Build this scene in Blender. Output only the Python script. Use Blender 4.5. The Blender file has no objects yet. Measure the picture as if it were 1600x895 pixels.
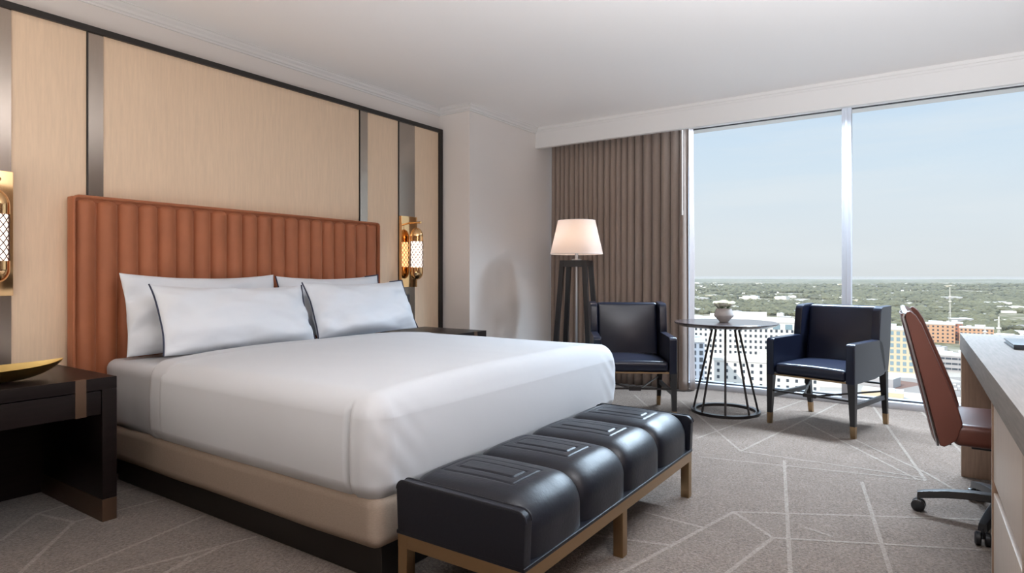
import bpy, bmesh, math, random
from mathutils import Vector, Matrix, noise
R = math.radians
PI = math.pi
sc = bpy.context.scene
COL = sc.collection
random.seed(7)

# ------------------------------------------------------------------ camera
CAM_H = 1.10
YAW = 34.2
F_PX = 970.0
cam_d = bpy.data.cameras.new('camera')
cam = bpy.data.objects.new('camera', cam_d)
COL.objects.link(cam)
cam.location = (0, 0, CAM_H)
cam.rotation_euler = (R(90), 0, R(YAW - 90))
cam_d.sensor_width = 36
cam_d.lens = 36 * F_PX / 1600
cam_d.shift_y = -17.5 / 1600
cam_d.clip_start = 0.02
cam_d.clip_end = 40000
sc.camera = cam

# ------------------------------------------------------------------ view, world, sun, large lights
vs = sc.view_settings
vs.view_transform = 'Standard'
vs.look = 'None'
vs.gamma = 1.0
vs.use_curve_mapping = False
vs.exposure = 0.0

SKY_STRENGTH = 1.0
HIGH_SKY = 3.0
SUN_E = 4.2
FILL_W = 100
BOUNCE_W = 185
POCKET_W = 205
world = bpy.data.worlds.new('world')
sc.world = world
world.use_nodes = True
nt = world.node_tree
nt.nodes.clear()
def N(nt, typ, **kw):
    n = nt.nodes.new(typ)
    for k, v in kw.items():
        if k.startswith('i_'):
            key = k[2:]
            n.inputs[int(key) if key.isdigit() else key.replace('_', ' ')].default_value = v
        else:
            setattr(n, k, v)
    return n
tc = N(nt, 'ShaderNodeTexCoord')
sep = N(nt, 'ShaderNodeSeparateXYZ')
nt.links.new(tc.outputs['Generated'], sep.inputs[0])
rp = N(nt, 'ShaderNodeValToRGB')
els = rp.color_ramp.elements
els[0].position = 0.0; els[0].color = (0.72, 0.76, 0.78, 1)
els[1].position = 0.30; els[1].color = (0.56, 0.73, 0.91, 1)
e = els.new(0.07); e.color = (0.74, 0.81, 0.86, 1)
e = els.new(0.15); e.color = (0.68, 0.80, 0.90, 1)
e = els.new(0.22); e.color = (0.62, 0.77, 0.92, 1)
nt.links.new(sep.outputs['Z'], rp.inputs[0])
mp = N(nt, 'ShaderNodeMapping')
mp.inputs['Scale'].default_value = (1.2, 1.6, 14)
mp.inputs['Rotation'].default_value = (R(8), R(4), 0)
nt.links.new(tc.outputs['Generated'], mp.inputs[0])
cn = N(nt, 'ShaderNodeTexNoise', i_Scale=1.6, i_Detail=6.0, i_Roughness=0.55)
nt.links.new(mp.outputs[0], cn.inputs['Vector'])
cr = N(nt, 'ShaderNodeMapRange')
cr.inputs[1].default_value = 0.45; cr.inputs[2].default_value = 0.75
cr.inputs[3].default_value = 0.0; cr.inputs[4].default_value = 0.55
nt.links.new(cn.outputs[0], cr.inputs[0])
mx = N(nt, 'ShaderNodeMix', data_type='RGBA')
mx.inputs['B'].default_value = (0.80, 0.85, 0.88, 1)
nt.links.new(cr.outputs[0], mx.inputs['Factor'])
nt.links.new(rp.outputs[0], mx.inputs['A'])
# the sky high above the window's view is brightened to send more daylight indoors
hi = N(nt, 'ShaderNodeMapRange')
hi.inputs[1].default_value = 0.30; hi.inputs[2].default_value = 0.48
hi.inputs[3].default_value = SKY_STRENGTH; hi.inputs[4].default_value = HIGH_SKY
nt.links.new(sep.outputs['Z'], hi.inputs[0])
bg = N(nt, 'ShaderNodeBackground')
nt.links.new(mx.outputs['Result'], bg.inputs['Color'])
nt.links.new(hi.outputs[0], bg.inputs['Strength'])
wo = N(nt, 'ShaderNodeOutputWorld')
nt.links.new(bg.outputs[0], wo.inputs[0])

def lamp(name, typ, loc, rot, energy, color, **kw):
    l = bpy.data.lights.new(name, typ)
    l.energy = energy; l.color = color
    for k, v in kw.items():
        setattr(l, k, v)
    o = bpy.data.objects.new(name, l)
    COL.objects.link(o)
    o.location = loc; o.rotation_euler = rot
    return o
lamp('sun', 'SUN', (-50, 30, 80), (R(0), R(-52), R(-22)), SUN_E, (1.0, 0.93, 0.84), angle=R(0.6))
# added fill behind the camera, facing up at the ceiling; no lamp of the room
lamp('rear_fill', 'AREA', (-.75, 1.4, .60), (R(180), R(10), R(0)), FILL_W, (1.0, 0.92, 0.84), shape='RECTANGLE', size=1.0, size_y=4.0)
# added unseen lamp right of the camera, aimed up to brighten the ceiling
lamp('ceiling_bounce', 'AREA', (.7, -.60, 1.18), (R(180), R(24), R(0)), BOUNCE_W, (0.94, 0.96, 1.0), shape='RECTANGLE', size=1.0, size_y=.6, spread=R(130))
# added lamp strip boosting window daylight, hidden behind the pelmet above the glass
lamp('pocket_fill', 'AREA', (5.86, .50, 2.548), (R(0), R(25), R(0)), POCKET_W, (0.66, 0.83, 1.0), shape='RECTANGLE', size=.16, size_y=2.7, spread=R(110))
# daylight portal filling the window opening (only guides the sampling of the sky)
pl = lamp('window_portal', 'AREA', (6.12, 1.0, 1.28), (R(0), R(90), R(0)), 1.0, (1, 1, 1), shape='RECTANGLE', size=2.5, size_y=3.9)
pl.data.cycles.is_portal = True

# ------------------------------------------------------------------ materials
MATS = {}
def new_mat(name):
    m = bpy.data.materials.new(name)
    m.use_nodes = True
    MATS[name] = m
    t = m.node_tree
    b = t.nodes['Principled BSDF']
    return m, t, b
def lin(r, g, b):
    f = lambda c: (c / 255 / 12.92) if c / 255 <= 0.04045 else ((c / 255 + 0.055) / 1.055) ** 2.4
    return (f(r), f(g), f(b), 1)
def mat(name, col, rough=0.5, metal=0.0, spec=0.5, coat=0.0, coat_r=0.1, sheen=0.0, var=0.0, vscale=8.0, stretch=(1, 1, 1),
        bump=0.0, bscale=60.0, bstretch=(1, 1, 1), detail=4.0, rvar=0.0, emis=None, estr=0.0):
    m, t, b = new_mat(name)
    b.inputs['Base Color'].default_value = col
    b.inputs['Roughness'].default_value = rough
    b.inputs['Metallic'].default_value = metal
    b.inputs['Specular IOR Level'].default_value = spec
    b.inputs['Coat Weight'].default_value = coat
    b.inputs['Coat Roughness'].default_value = coat_r
    b.inputs['Sheen Weight'].default_value = sheen
    tcn = N(t, 'ShaderNodeTexCoord')
    if var > 0 or rvar > 0:
        mpn = N(t, 'ShaderNodeMapping'); mpn.inputs['Scale'].default_value = stretch
        t.links.new(tcn.outputs['Object'], mpn.inputs[0])
        nn = N(t, 'ShaderNodeTexNoise', i_Scale=vscale, i_Detail=detail, i_Roughness=0.6)
        t.links.new(mpn.outputs[0], nn.inputs['Vector'])
        if var > 0:
            r = N(t, 'ShaderNodeValToRGB')
            r.color_ramp.elements[0].position = 0.3; r.color_ramp.elements[1].position = 0.7
            r.color_ramp.elements[0].color = tuple(c * (1 - var) for c in col[:3]) + (1,)
            r.color_ramp.elements[1].color = tuple(min(1, c * (1 + var)) for c in col[:3]) + (1,)
            t.links.new(nn.outputs[0], r.inputs[0]); t.links.new(r.outputs[0], b.inputs['Base Color'])
        if rvar > 0:
            q = N(t, 'ShaderNodeMapRange')
            q.inputs[3].default_value = max(0, rough - rvar); q.inputs[4].default_value = min(1, rough + rvar)
            t.links.new(nn.outputs[0], q.inputs[0]); t.links.new(q.outputs[0], b.inputs['Roughness'])
    if bump > 0:
        mpn = N(t, 'ShaderNodeMapping'); mpn.inputs['Scale'].default_value = bstretch
        t.links.new(tcn.outputs['Object'], mpn.inputs[0])
        nn = N(t, 'ShaderNodeTexNoise', i_Scale=bscale, i_Detail=3.0, i_Roughness=0.6)
        t.links.new(mpn.outputs[0], nn.inputs['Vector'])
        bm = N(t, 'ShaderNodeBump', i_Strength=bump, i_Distance=0.01)
        t.links.new(nn.outputs[0], bm.inputs['Height']); t.links.new(bm.outputs[0], b.inputs['Normal'])
    if emis:
        b.inputs['Emission Color'].default_value = emis
        b.inputs['Emission Strength'].default_value = estr
    return m

M_wall = mat('painted_wall', (0.74, 0.705, 0.68, 1), 0.75, bump=0.03, bscale=120)
M_ceil = mat('ceiling_paint', (0.88, 0.875, 0.875, 1), 0.85)
M_white = mat('white_trim', (0.72, 0.715, 0.71, 1), 0.55)
M_frame = mat('window_frame', (0.50, 0.50, 0.53, 1), 0.45)
M_gasket = mat('black_gasket', (0.02, 0.02, 0.025, 1), 0.5)
M_wood = mat('pale_oak_veneer', (0.73, 0.56, 0.40, 1), 0.42, var=0.05, vscale=14, stretch=(7, 7, 0.5), bump=0.04, bscale=40, bstretch=(10, 10, 0.4))
M_bronze = mat('brushed_bronze', (0.40, 0.34, 0.29, 1), 0.2, metal=1.0, rvar=0.03, var=0.04, vscale=30, stretch=(8, 8, 0.3))
M_black = mat('black_frame', (0.012, 0.010, 0.009, 1), 0.4)
M_velvet = mat('rust_velvet', (0.33, 0.105, 0.042, 1), 0.62, sheen=0.35, var=0.10, vscale=5, bump=0.02, bscale=300)
MATS['rust_velvet'].node_tree.nodes['Principled BSDF'].inputs['Sheen Tint'].default_value = (1.0, 0.55, 0.35, 1)
M_linen = mat('white_linen', (0.50, 0.515, 0.54, 1), 0.8, sheen=0.1, bump=0.10, bscale=5, detail=5)
M_sheet = mat('white_sheet', (0.50, 0.51, 0.535, 1), 0.8, bump=0.16, bscale=7, bstretch=(1, 3, 0.6))
M_pillow = mat('white_pillowcase', (0.66, 0.695, 0.745, 1), 0.8, bump=0.22, bscale=6, bstretch=(1, 1, 1))
M_piping = mat('navy_piping', (0.015, 0.02, 0.05, 1), 0.6)
M_basefab = mat('beige_base_fabric', (0.30, 0.235, 0.185, 1), 0.85, var=0.10, vscale=90, stretch=(1, 1, 3), bump=0.05, bscale=300)
M_dark = mat('espresso_wood', (0.008, 0.005, 0.005, 1), 0.36, spec=.25, var=0.3, vscale=12, stretch=(0.5, 6, 6), bump=0.05, bscale=60, bstretch=(0.5, 8, 8))
M_darkmetal = mat('dark_bronze_band', (0.15, 0.095, 0.065, 1), 0.4, metal=0.8)
M_brass = mat('brushed_brass', (0.40, 0.27, 0.15, 1), 0.33, metal=1.0, rvar=0.05, vscale=40, stretch=(1, 8, 8))
M_polbrass = mat('polished_brass', (0.85, 0.53, 0.26, 1), 0.08, metal=1.0)
M_goldbowl = mat('hammered_gold', (0.72, 0.52, 0.20, 1), 0.30, metal=1.0, bump=0.15, bscale=45)
M_leather = mat('blue_black_leather', (0.006, 0.007, 0.012, 1), 0.40, spec=0.24, coat=0.24, coat_r=0.40, rvar=0.07, vscale=14, bump=0.10, bscale=70)
M_leather2 = mat('navy_chair_leather', (0.005, 0.007, 0.018, 1), 0.30, spec=0.32, coat=0.15, coat_r=0.2)
M_ebony = mat('ebony_wood', (0.012, 0.011, 0.012, 1), 0.33)
M_brown = mat('cognac_leather', (0.115, 0.036, 0.024, 1), 0.40, spec=.4, coat=0.08, coat_r=0.3, bump=0.04, bscale=120, var=0.06, vscale=6)
M_alu = mat('satin_aluminium', (0.55, 0.55, 0.56, 1), 0.3, metal=1.0)
M_blackplastic = mat('black_plastic', (0.012, 0.012, 0.014, 1), 0.33)
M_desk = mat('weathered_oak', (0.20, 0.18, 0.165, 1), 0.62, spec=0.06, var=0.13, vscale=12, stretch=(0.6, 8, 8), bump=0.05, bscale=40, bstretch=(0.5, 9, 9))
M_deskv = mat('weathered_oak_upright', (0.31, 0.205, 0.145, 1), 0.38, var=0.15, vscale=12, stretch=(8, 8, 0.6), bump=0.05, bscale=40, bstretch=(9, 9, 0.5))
M_deskface = mat('oak_drawer_front', (0.40, 0.33, 0.275, 1), 0.36, var=0.08, vscale=12, stretch=(8, 8, 0.6), bump=0.04, bscale=40, bstretch=(9, 9, 0.5))  # same oak as the carcass; paler because window reflection is put into the colour
M_curtain = mat('taupe_curtain', (0.29, 0.225, 0.19, 1), 0.8, sheen=0.25, var=0.05, vscale=120, stretch=(1, 1, .3), bump=0.03, bscale=200)
M_lining = mat('curtain_lining', (0.42, 0.37, 0.36, 1), 0.75)
M_table = mat('dark_table_wood', (0.030, 0.020, 0.020, 1), 0.22, coat=0.3, coat_r=0.15)
M_rod = mat('blackened_steel', (0.035, 0.030, 0.030, 1), 0.35, metal=0.6)
M_ceramic = mat('stone_grey_ceramic', (0.42, 0.38, 0.36, 1), 0.55, var=0.12, vscale=20)
M_petal = mat('cream_petals', (0.78, 0.76, 0.62, 1), 0.6)
M_leaf = mat('green_leaves', (0.14, 0.19, 0.10, 1), 0.55)
M_folder = mat('black_folder_leather', (0.03, 0.035, 0.045, 1), 0.28, bump=0.05, bscale=150)
M_paper = mat('paper_pages', (0.45, 0.5, 0.55, 1), 0.6)

# lamp shade fabric: translucent
m, t, b = new_mat('pleated_shade')
tr = N(t, 'ShaderNodeBsdfTranslucent'); tr.inputs[0].default_value = (0.95, 0.84, 0.78, 1)
b.inputs['Base Color'].default_value = (0.80, 0.70, 0.66, 1); b.inputs['Roughness'].default_value = 0.8
ms = N(t, 'ShaderNodeMixShader', i_0=0.45)
t.links.new(b.outputs[0], ms.inputs[1]); t.links.new(tr.outputs[0], ms.inputs[2])
t.links.new(ms.outputs[0], t.nodes['Material Output'].inputs[0])
M_shade = m
def emis_mat(name, col, s):
    m, t, b = new_mat(name)
    b.inputs['Base Color'].default_value = (0.8, 0.7, 0.6, 1)
    b.inputs['Emission Color'].default_value = col
    b.inputs['Emission Strength'].default_value = s
    return m
M_bulb = emis_mat('lit_bulb', (1.0, 0.78, 0.58, 1), 40)
M_glow = emis_mat('lit_sconce_glass', (1.0, 0.82, 0.72, 1), 2.2)
# window glass: clear with a fresnel reflection
m, t, b = new_mat('window_glass')
t.nodes.remove(b)
tp = N(t, 'ShaderNodeBsdfTransparent'); tp.inputs[0].default_value = (0.975, 0.985, 0.985, 1)
gl = N(t, 'ShaderNodeBsdfGlossy'); gl.inputs['Roughness'].default_value = 0.02
fr = N(t, 'ShaderNodeFresnel', i_IOR=1.12)
ms = N(t, 'ShaderNodeMixShader')
t.links.new(fr.outputs[0], ms.inputs[0]); t.links.new(tp.outputs[0], ms.inputs[1]); t.links.new(gl.outputs[0], ms.inputs[2])
t.links.new(ms.outputs[0], t.nodes['Material Output'].inputs[0])
M_glass = m

def carpet_mat(name, c1, c2):
    m, t, b = new_mat(name)
    tcn = N(t, 'ShaderNodeTexCoord')
    n1 = N(t, 'ShaderNodeTexNoise', i_Scale=260.0, i_Detail=3.0, i_Roughness=0.7)
    n2 = N(t, 'ShaderNodeTexNoise', i_Scale=9.0, i_Detail=5.0, i_Roughness=0.6, i_Distortion=1.2)
    n3 = N(t, 'ShaderNodeTexNoise', i_Scale=85.0, i_Detail=4.0, i_Roughness=0.6, i_Distortion=0.6)
    for n in (n1, n2, n3):
        t.links.new(tcn.outputs['Object'], n.inputs['Vector'])
    a1 = N(t, 'ShaderNodeMath', operation='MULTIPLY_ADD', i_1=0.5); t.links.new(n1.outputs[0], a1.inputs[0]); t.links.new(n3.outputs[0], a1.inputs[2])
    a2 = N(t, 'ShaderNodeMath', operation='MULTIPLY_ADD', i_1=0.25); t.links.new(n2.outputs[0], a2.inputs[0]); t.links.new(a1.outputs[0], a2.inputs[2])
    r = N(t, 'ShaderNodeValToRGB')
    r.color_ramp.elements[0].position = 0.72; r.color_ramp.elements[1].position = 1.22
    r.color_ramp.elements[1].position = 1.0
    r.color_ramp.elements[0].color = c1; r.color_ramp.elements[1].color = c2
    s = N(t, 'ShaderNodeMath', operation='MULTIPLY', i_1=0.97); t.links.new(a2.outputs[0], s.inputs[0])
    t.links.new(s.outputs[0], r.inputs[0]); t.links.new(r.outputs[0], b.inputs['Base Color'])
    b.inputs['Roughness'].default_value = 0.95
    b.inputs['Specular IOR Level'].default_value = 0.1
    b.inputs['Sheen Weight'].default_value = 0.2
    b.inputs['Sheen Roughness'].default_value = 0.45
    b.inputs['Sheen Tint'].default_value = (.85, .95, 1, 1)
    bm = N(t, 'ShaderNodeBump', i_Strength=0.7, i_Distance=0.012)
    t.links.new(a2.outputs[0], bm.inputs['Height']); t.links.new(bm.outputs[0], b.inputs['Normal'])
    return m
M_carpet = carpet_mat('carpet_pile', (0.10, 0.068, 0.050, 1), (0.205, 0.158, 0.128, 1))
M_carpetline = carpet_mat('carpet_line_pile', (0.175, 0.138, 0.108, 1), (0.275, 0.23, 0.195, 1))

# ------------------------------------------------------------------ mesh helpers
class MB:
    def __init__(s):
        s.v = []; s.f = []; s.mi = []; s.m = 0
    def add(s, verts, faces):
        o = len(s.v)
        s.v += [tuple(p) for p in verts]
        for f in faces:
            s.f.append(tuple(i + o for i in f)); s.mi.append(s.m)
        return s
    def box(s, x0, x1, y0, y1, z0, z1, M=None, bev=0.0):
        if bev > 0:
            bm = bmesh.new()
            bmesh.ops.create_cube(bm, size=1)
            for v in bm.verts:
                v.co = Vector(((x0 + x1) / 2 + v.co.x * (x1 - x0), (y0 + y1) / 2 + v.co.y * (y1 - y0), (z0 + z1) / 2 + v.co.z * (z1 - z0)))
            bmesh.ops.bevel(bm, geom=list(bm.edges), offset=min(bev, .49 * min(x1 - x0, y1 - y0, z1 - z0)), segments=3, profile=0.6, affect='EDGES')
            bm.verts.index_update()
            vs_ = [v.co.copy() for v in bm.verts]; fs = [[v.index for v in f.verts] for f in bm.faces]
            bm.free()
        else:
            vs_ = [Vector(p) for p in ((x0, y0, z0), (x1, y0, z0), (x1, y1, z0), (x0, y1, z0), (x0, y0, z1), (x1, y0, z1), (x1, y1, z1), (x0, y1, z1))]
            fs = [(0, 3, 2, 1), (4, 5, 6, 7), (0, 1, 5, 4), (1, 2, 6, 5), (2, 3, 7, 6), (3, 0, 4, 7)]
        if M is not None:
            vs_ = [M @ p for p in vs_]
        return s.add(vs_, fs)
    def hexa(s, bot, top):
        return s.add(list(bot) + list(top), [(0, 3, 2, 1), (4, 5, 6, 7), (0, 1, 5, 4), (1, 2, 6, 5), (2, 3, 7, 6), (3, 0, 4, 7)])
    def taper(s, b, t, wb, wt, db=None, dt=None):
        db = db or wb; dt = dt or wt
        q = lambda p, w, d: [(p[0] - w / 2, p[1] - d / 2, p[2]), (p[0] + w / 2, p[1] - d / 2, p[2]), (p[0] + w / 2, p[1] + d / 2, p[2]), (p[0] - w / 2, p[1] + d / 2, p[2])]
        return s.hexa(q(b, wb, db), q(t, wt, dt))
    def tube(s, pts, r, n=12, cap=True, closed=False):
        pts = [Vector(p) for p in pts]
        rr = r if isinstance(r, (list, tuple)) else [r] * len(pts)
        vs_ = []; fs = []
        L = len(pts); prev = None
        for i, p in enumerate(pts):
            if closed:
                tg = pts[(i + 1) % L] - pts[i - 1]
            else:
                tg = pts[min(i + 1, L - 1)] - pts[max(i - 1, 0)]
            tg.normalize()
            if prev is None:
                a = Vector((0, 0, 1)) if abs(tg.z) < 0.9 else Vector((1, 0, 0))
                nn = (a - tg * a.dot(tg)).normalized()
            else:
                nn = (prev - tg * prev.dot(tg)).normalized()
            prev = nn
            bb = tg.cross(nn)
            for k in range(n):
                an = 2 * PI * k / n
                vs_.append(p + (nn * math.cos(an) + bb * math.sin(an)) * rr[i])
        for i in range(L if closed else L - 1):
            j = (i + 1) % L
            for k in range(n):
                k2 = (k + 1) % n
                fs.append((i * n + k, i * n + k2, j * n + k2, j * n + k))
        if cap and not closed:
            fs.append(tuple(reversed(range(n)))); fs.append(tuple((L - 1) * n + k for k in range(n)))
        return s.add(vs_, fs)
    def lathe(s, prof, c=(0, 0, 0), n=48, cap=True):
        vs_ = []; fs = []
        for (r, z) in prof:
            for k in range(n):
                a = 2 * PI * k / n
                vs_.append((c[0] + r * math.cos(a), c[1] + r * math.sin(a), c[2] + z))
        for i in range(len(prof) - 1):
            for k in range(n):
                k2 = (k + 1) % n
                fs.append((i * n + k, i * n + k2, (i + 1) * n + k2, (i + 1) * n + k))
        if cap:
            if prof[0][0] > 1e-5: fs.append(tuple(reversed(range(n))))
            if prof[-1][0] > 1e-5: fs.append(tuple((len(prof) - 1) * n + k for k in range(n)))
        return s.add(vs_, fs)
    def prism(s, poly, a0, a1, axis='x'):
        n = len(poly)
        def P(p, a):
            return (a, p[0], p[1]) if axis == 'x' else ((p[0], a, p[1]) if axis == 'y' else (p[0], p[1], a))
        vs_ = [P(p, a0) for p in poly] + [P(p, a1) for p in poly]
        fs = [tuple(range(n)), tuple(reversed(range(n, 2 * n)))] + [(i, i + n, (i + 1) % n + n, (i + 1) % n) for i in range(n)]
        return s.add(vs_, fs)
    def grid(s, fn, nu, nv, wrap_u=False):
        vs_ = [fn(i / nu, j / nv) for i in range(nu + (0 if wrap_u else 1)) for j in range(nv + 1)]
        fs = []
        cnt = nu if wrap_u else nu + 1
        for i in range(nu):
            i2 = (i + 1) % cnt
            for j in range(nv):
                fs.append((i * (nv + 1) + j, i2 * (nv + 1) + j, i2 * (nv + 1) + j + 1, i * (nv + 1) + j + 1))
        return s.add(vs_, fs)
    def build(s, name, mats, parent=None, smooth=True, angle=35, bevel=0.0, loc=None, merge=1e-5, rz=None):
        me = bpy.data.meshes.new(name)
        bm = bmesh.new()
        bv = [bm.verts.new(p) for p in s.v]
        for f, mi in zip(s.f, s.mi):
            try:
                q = bm.faces.new([bv[i] for i in f]); q.material_index = mi
            except ValueError:
                pass
        if merge:
            bmesh.ops.remove_doubles(bm, verts=bm.verts, dist=merge)
        bmesh.ops.recalc_face_normals(bm, faces=bm.faces)
        if bevel > 0:
            ed = [e_ for e_ in bm.edges if len(e_.link_faces) == 2 and e_.calc_face_angle(0) > R(30)]
            bmesh.ops.bevel(bm, geom=ed, offset=bevel, segments=2, profile=0.6, affect='EDGES', clamp_overlap=True)
        bm.to_mesh(me); bm.free()
        if not isinstance(mats, (list, tuple)): mats = [mats]
        for q in mats: me.materials.append(q)
        if smooth:
            for p in me.polygons: p.use_smooth = True
            me.set_sharp_from_angle(angle=R(angle))
        o = bpy.data.objects.new(name, me)
        COL.objects.link(o)
        if bevel > 0:
            wn = o.modifiers.new('normals', 'WEIGHTED_NORMAL'); wn.keep_sharp = True
        if parent is not None: o.parent = parent
        if loc is not None: o.location = loc
        if rz is not None: o.rotation_euler.z = rz
        return o

def rbox_mb(x0, x1, y0, y1, z0, z1, r, step=0.03, fn=None, flat_bottom=False):
    """rounded box surface as a dense grid, optional per-vertex deformation"""
    def axis(a, b_):
        n = max(2, int(math.ceil((b_ - a) / step)))
        base = [a + (b_ - a) * i / n for i in range(n + 1)]
        ex = [a + r * k for k in (0, .2, .4, .6, .8, 1.0)] + [b_ - r * k for k in (0, .2, .4, .6, .8, 1.0)]
        pts = sorted(set([round(p, 5) for p in base if a + r < p < b_ - r] + [round(p, 5) for p in ex if a <= p <= b_]))
        return pts
    X, Y, Z = axis(x0, x1), axis(y0, y1), axis(z0, z1)
    mb = MB(); idx = {}
    lo = Vector((x0 + r, y0 + r, z0 + (0 if flat_bottom else r))); hi_ = Vector((x1 - r, y1 - r, z1 - r))
    def vid(p):
        k = (round(p[0], 5), round(p[1], 5), round(p[2], 5))
        if k in idx: return idx[k]
        P = Vector(p)
        q = Vector([min(max(P[i], lo[i]), hi_[i]) for i in range(3)])
        d = P - q
        n = d.normalized() if d.length > 1e-9 else Vector((0, 0, 1))
        o = q + n * min(r, d.length) if d.length <= r else q + n * r
        if fn: o = fn(o, n)
        idx[k] = len(mb.v); mb.v.append(tuple(o)); return idx[k]
    def face(A, B, mk):
        for i in range(len(A) - 1):
            for j in range(len(B) - 1):
                mb.f.append((vid(mk(A[i], B[j])), vid(mk(A[i + 1], B[j])), vid(mk(A[i + 1], B[j + 1])), vid(mk(A[i], B[j + 1])))); mb.mi.append(0)
    for z in (z0, z1): face(X, Y, lambda a, b_: (a, b_, z))
    for y in (y0, y1): face(X, Z, lambda a, b_: (a, y, b_))
    for x in (x0, x1): face(Y, Z, lambda a, b_: (x, a, b_))
    return mb

def tag(o, label, cat, group=None, kind=None):
    o['label'] = label
    if cat: o['category'] = cat
    if group: o['group'] = group
    if kind: o['kind'] = kind
    return o
def thing(name, label, cat, loc=(0, 0, 0), rz=0, group=None):
    o = bpy.data.objects.new(name, None)
    o.empty_display_size = 0.1
    COL.objects.link(o)
    o.location = loc; o.rotation_euler = (0, 0, rz)
    return tag(o, label, cat, group)
def structure(o, label=None, cat=None):
    o['kind'] = 'structure'
    if label: o['label'] = label
    if cat: o['category'] = cat
    return o
def copy_tree(o, parent=None):
    c = o.copy(); COL.objects.link(c)
    if parent is not None: c.parent = parent
    for ch in list(o.children): copy_tree(ch, c)
    return c

# ------------------------------------------------------------------ room shell
X0, X1 = -1.5, 5.99         # rear wall, sill face of the window wall
XG = 6.06                   # glass
Y0, Y1 = -0.95, 3.80        # right wall, headboard wall
YP, XP = 3.443, 4.39        # column face / column side
ZC = 2.635
XV = 5.50                   # pelmet face

# carpet: one mesh, its woven pale lines in a second material
def fl(u, v):
    # floor point on a line of sight measured in the survey of the room
    A = R(YAW); d = F_PX * CAM_H / (v - 430.0); l = (u - 800) / F_PX * d
    return (d * math.cos(A) + l * math.sin(A), d * math.sin(A) - l * math.cos(A))
segs = []
def c7(*p):
    q = [fl(860 + x / 2.2857, 580 + y / 2.2857) for x, y in p]
    for a, b_ in zip(q, q[1:]): segs.append((a, b_))
def c3(*p):
    q = [fl(x / 2.52, 540 + y / 2.52) for x, y in p]
    for a, b_ in zip(q, q[1:]): segs.append((a, b_))
c7((680, 285), (1030, 112)); c7((465, 105), (680, 285)); c7((520, 240), (905, 103))
c7((905, 180), (1310, 386)); c7((1090, 245), (1345, 365)); c7((1155, 125), (1340, 390))
c7((835, 318), (858, 740)); c7((1112, 395), (1222, 740)); c7((655, 502), (1560, 530))
c7((655, 502), (250, 722)); c7((655, 502), (795, 595), (600, 745)); c7((795, 595), (1580, 640))
c7((530, 305), (1340, 390)); c7((680, 285), (1345, 382)); c7((340, 505), (550, 560)); c7((150, 585), (430, 622))
c7((1325, 140), (1480, 300)); c7((1345, 365), (1575, 500)); c7((300, 84), (352, 130)); c7((910, 558), (1010, 592))
c3((0, 770), (145, 662), (275, 625)); c3((145, 662), (290, 695), (60, 915)); c3((290, 695), (660, 598))
c3((255, 900), (810, 668)); c3((440, 902), (885, 785), (1010, 752)); c3((640, 900), (885, 785)); c3((455, 582), (560, 556))
for a in ((0.2, 1.9, 1.3, 2.4), (-1.2, 0.2, 1.0, 1.2), (0.1, -0.6, 2.2, 0.4), (-1.3, 3.1, 0.6, 1.1), (1.0, 1.2, 1.5, -0.8), (3.6, 2.9, 4.5, 1.5), (3.7, 1.6, 5.9, 3.2)):
    segs.append(((a[0], a[1]), (a[2], a[3])))
fb = MB()
fb.box(X0 - .1, X1 + .1, Y0 - .1, Y1 + .1, -0.05, 0.0)
fb.m = 1
wl = 0.0085
for k, (a, b_) in enumerate(segs):
    a = Vector(a); b_ = Vector(b_); d = (b_ - a).normalized(); n = Vector((-d.y, d.x)) * wl
    zz = 0.0009 + 0.00002 * k
    for p in (a, b_):
        p.x = min(max(p.x, X0), X1); p.y = min(max(p.y, Y0), Y1 - .03)
    fb.add([(*(a - n), zz), (*(b_ - n), zz), (*(b_ + n), zz), (*(a + n), zz)], [(0, 1, 2, 3)])
structure(fb.build('floor', [M_carpet, M_carpetline], smooth=False, merge=0))

structure(MB().box(X0 - .1, XG + .4, Y0 - .1, Y1 + .1, ZC, ZC + .15).build('ceiling', M_ceil, smooth=False))
structure(MB().box(X0 - .1, XP, Y1, Y1 + .15, 0, ZC).build('wall_left', M_wall, smooth=False))
structure(MB().box(XP, XG + .3, YP, Y1 + .15, 0, ZC).build('wall_column', M_wall, smooth=False))
structure(MB().box(X0 - .1, XG + .3, Y0 - .15, Y0, 0, ZC).build('wall_right', mat('dark_right_wall', (.16, .12, .10, 1), .7), smooth=False))  # unseen wall; dark colour chosen so the left bronze strips reflect dark
structure(MB().box(X0 - .15, X0, Y0 - .1, Y1 + .1, 0, ZC).build('wall_rear', mat('dark_rear_wall', (.10, .075, .06, 1), .6), smooth=False))  # unseen wall; dark colour chosen to dim reflections in the bench leather
# outer spandrels above and below the glass
structure(MB().box(XG - .03, XG + .3, Y0, YP, 2.56, ZC + .15).build('wall_window_head', M_white, smooth=False))
structure(MB().box(XG - .07 + .09, XG + .3, Y0, YP, -0.4, 0.03).build('wall_window_foot', M_frame, smooth=False))

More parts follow.
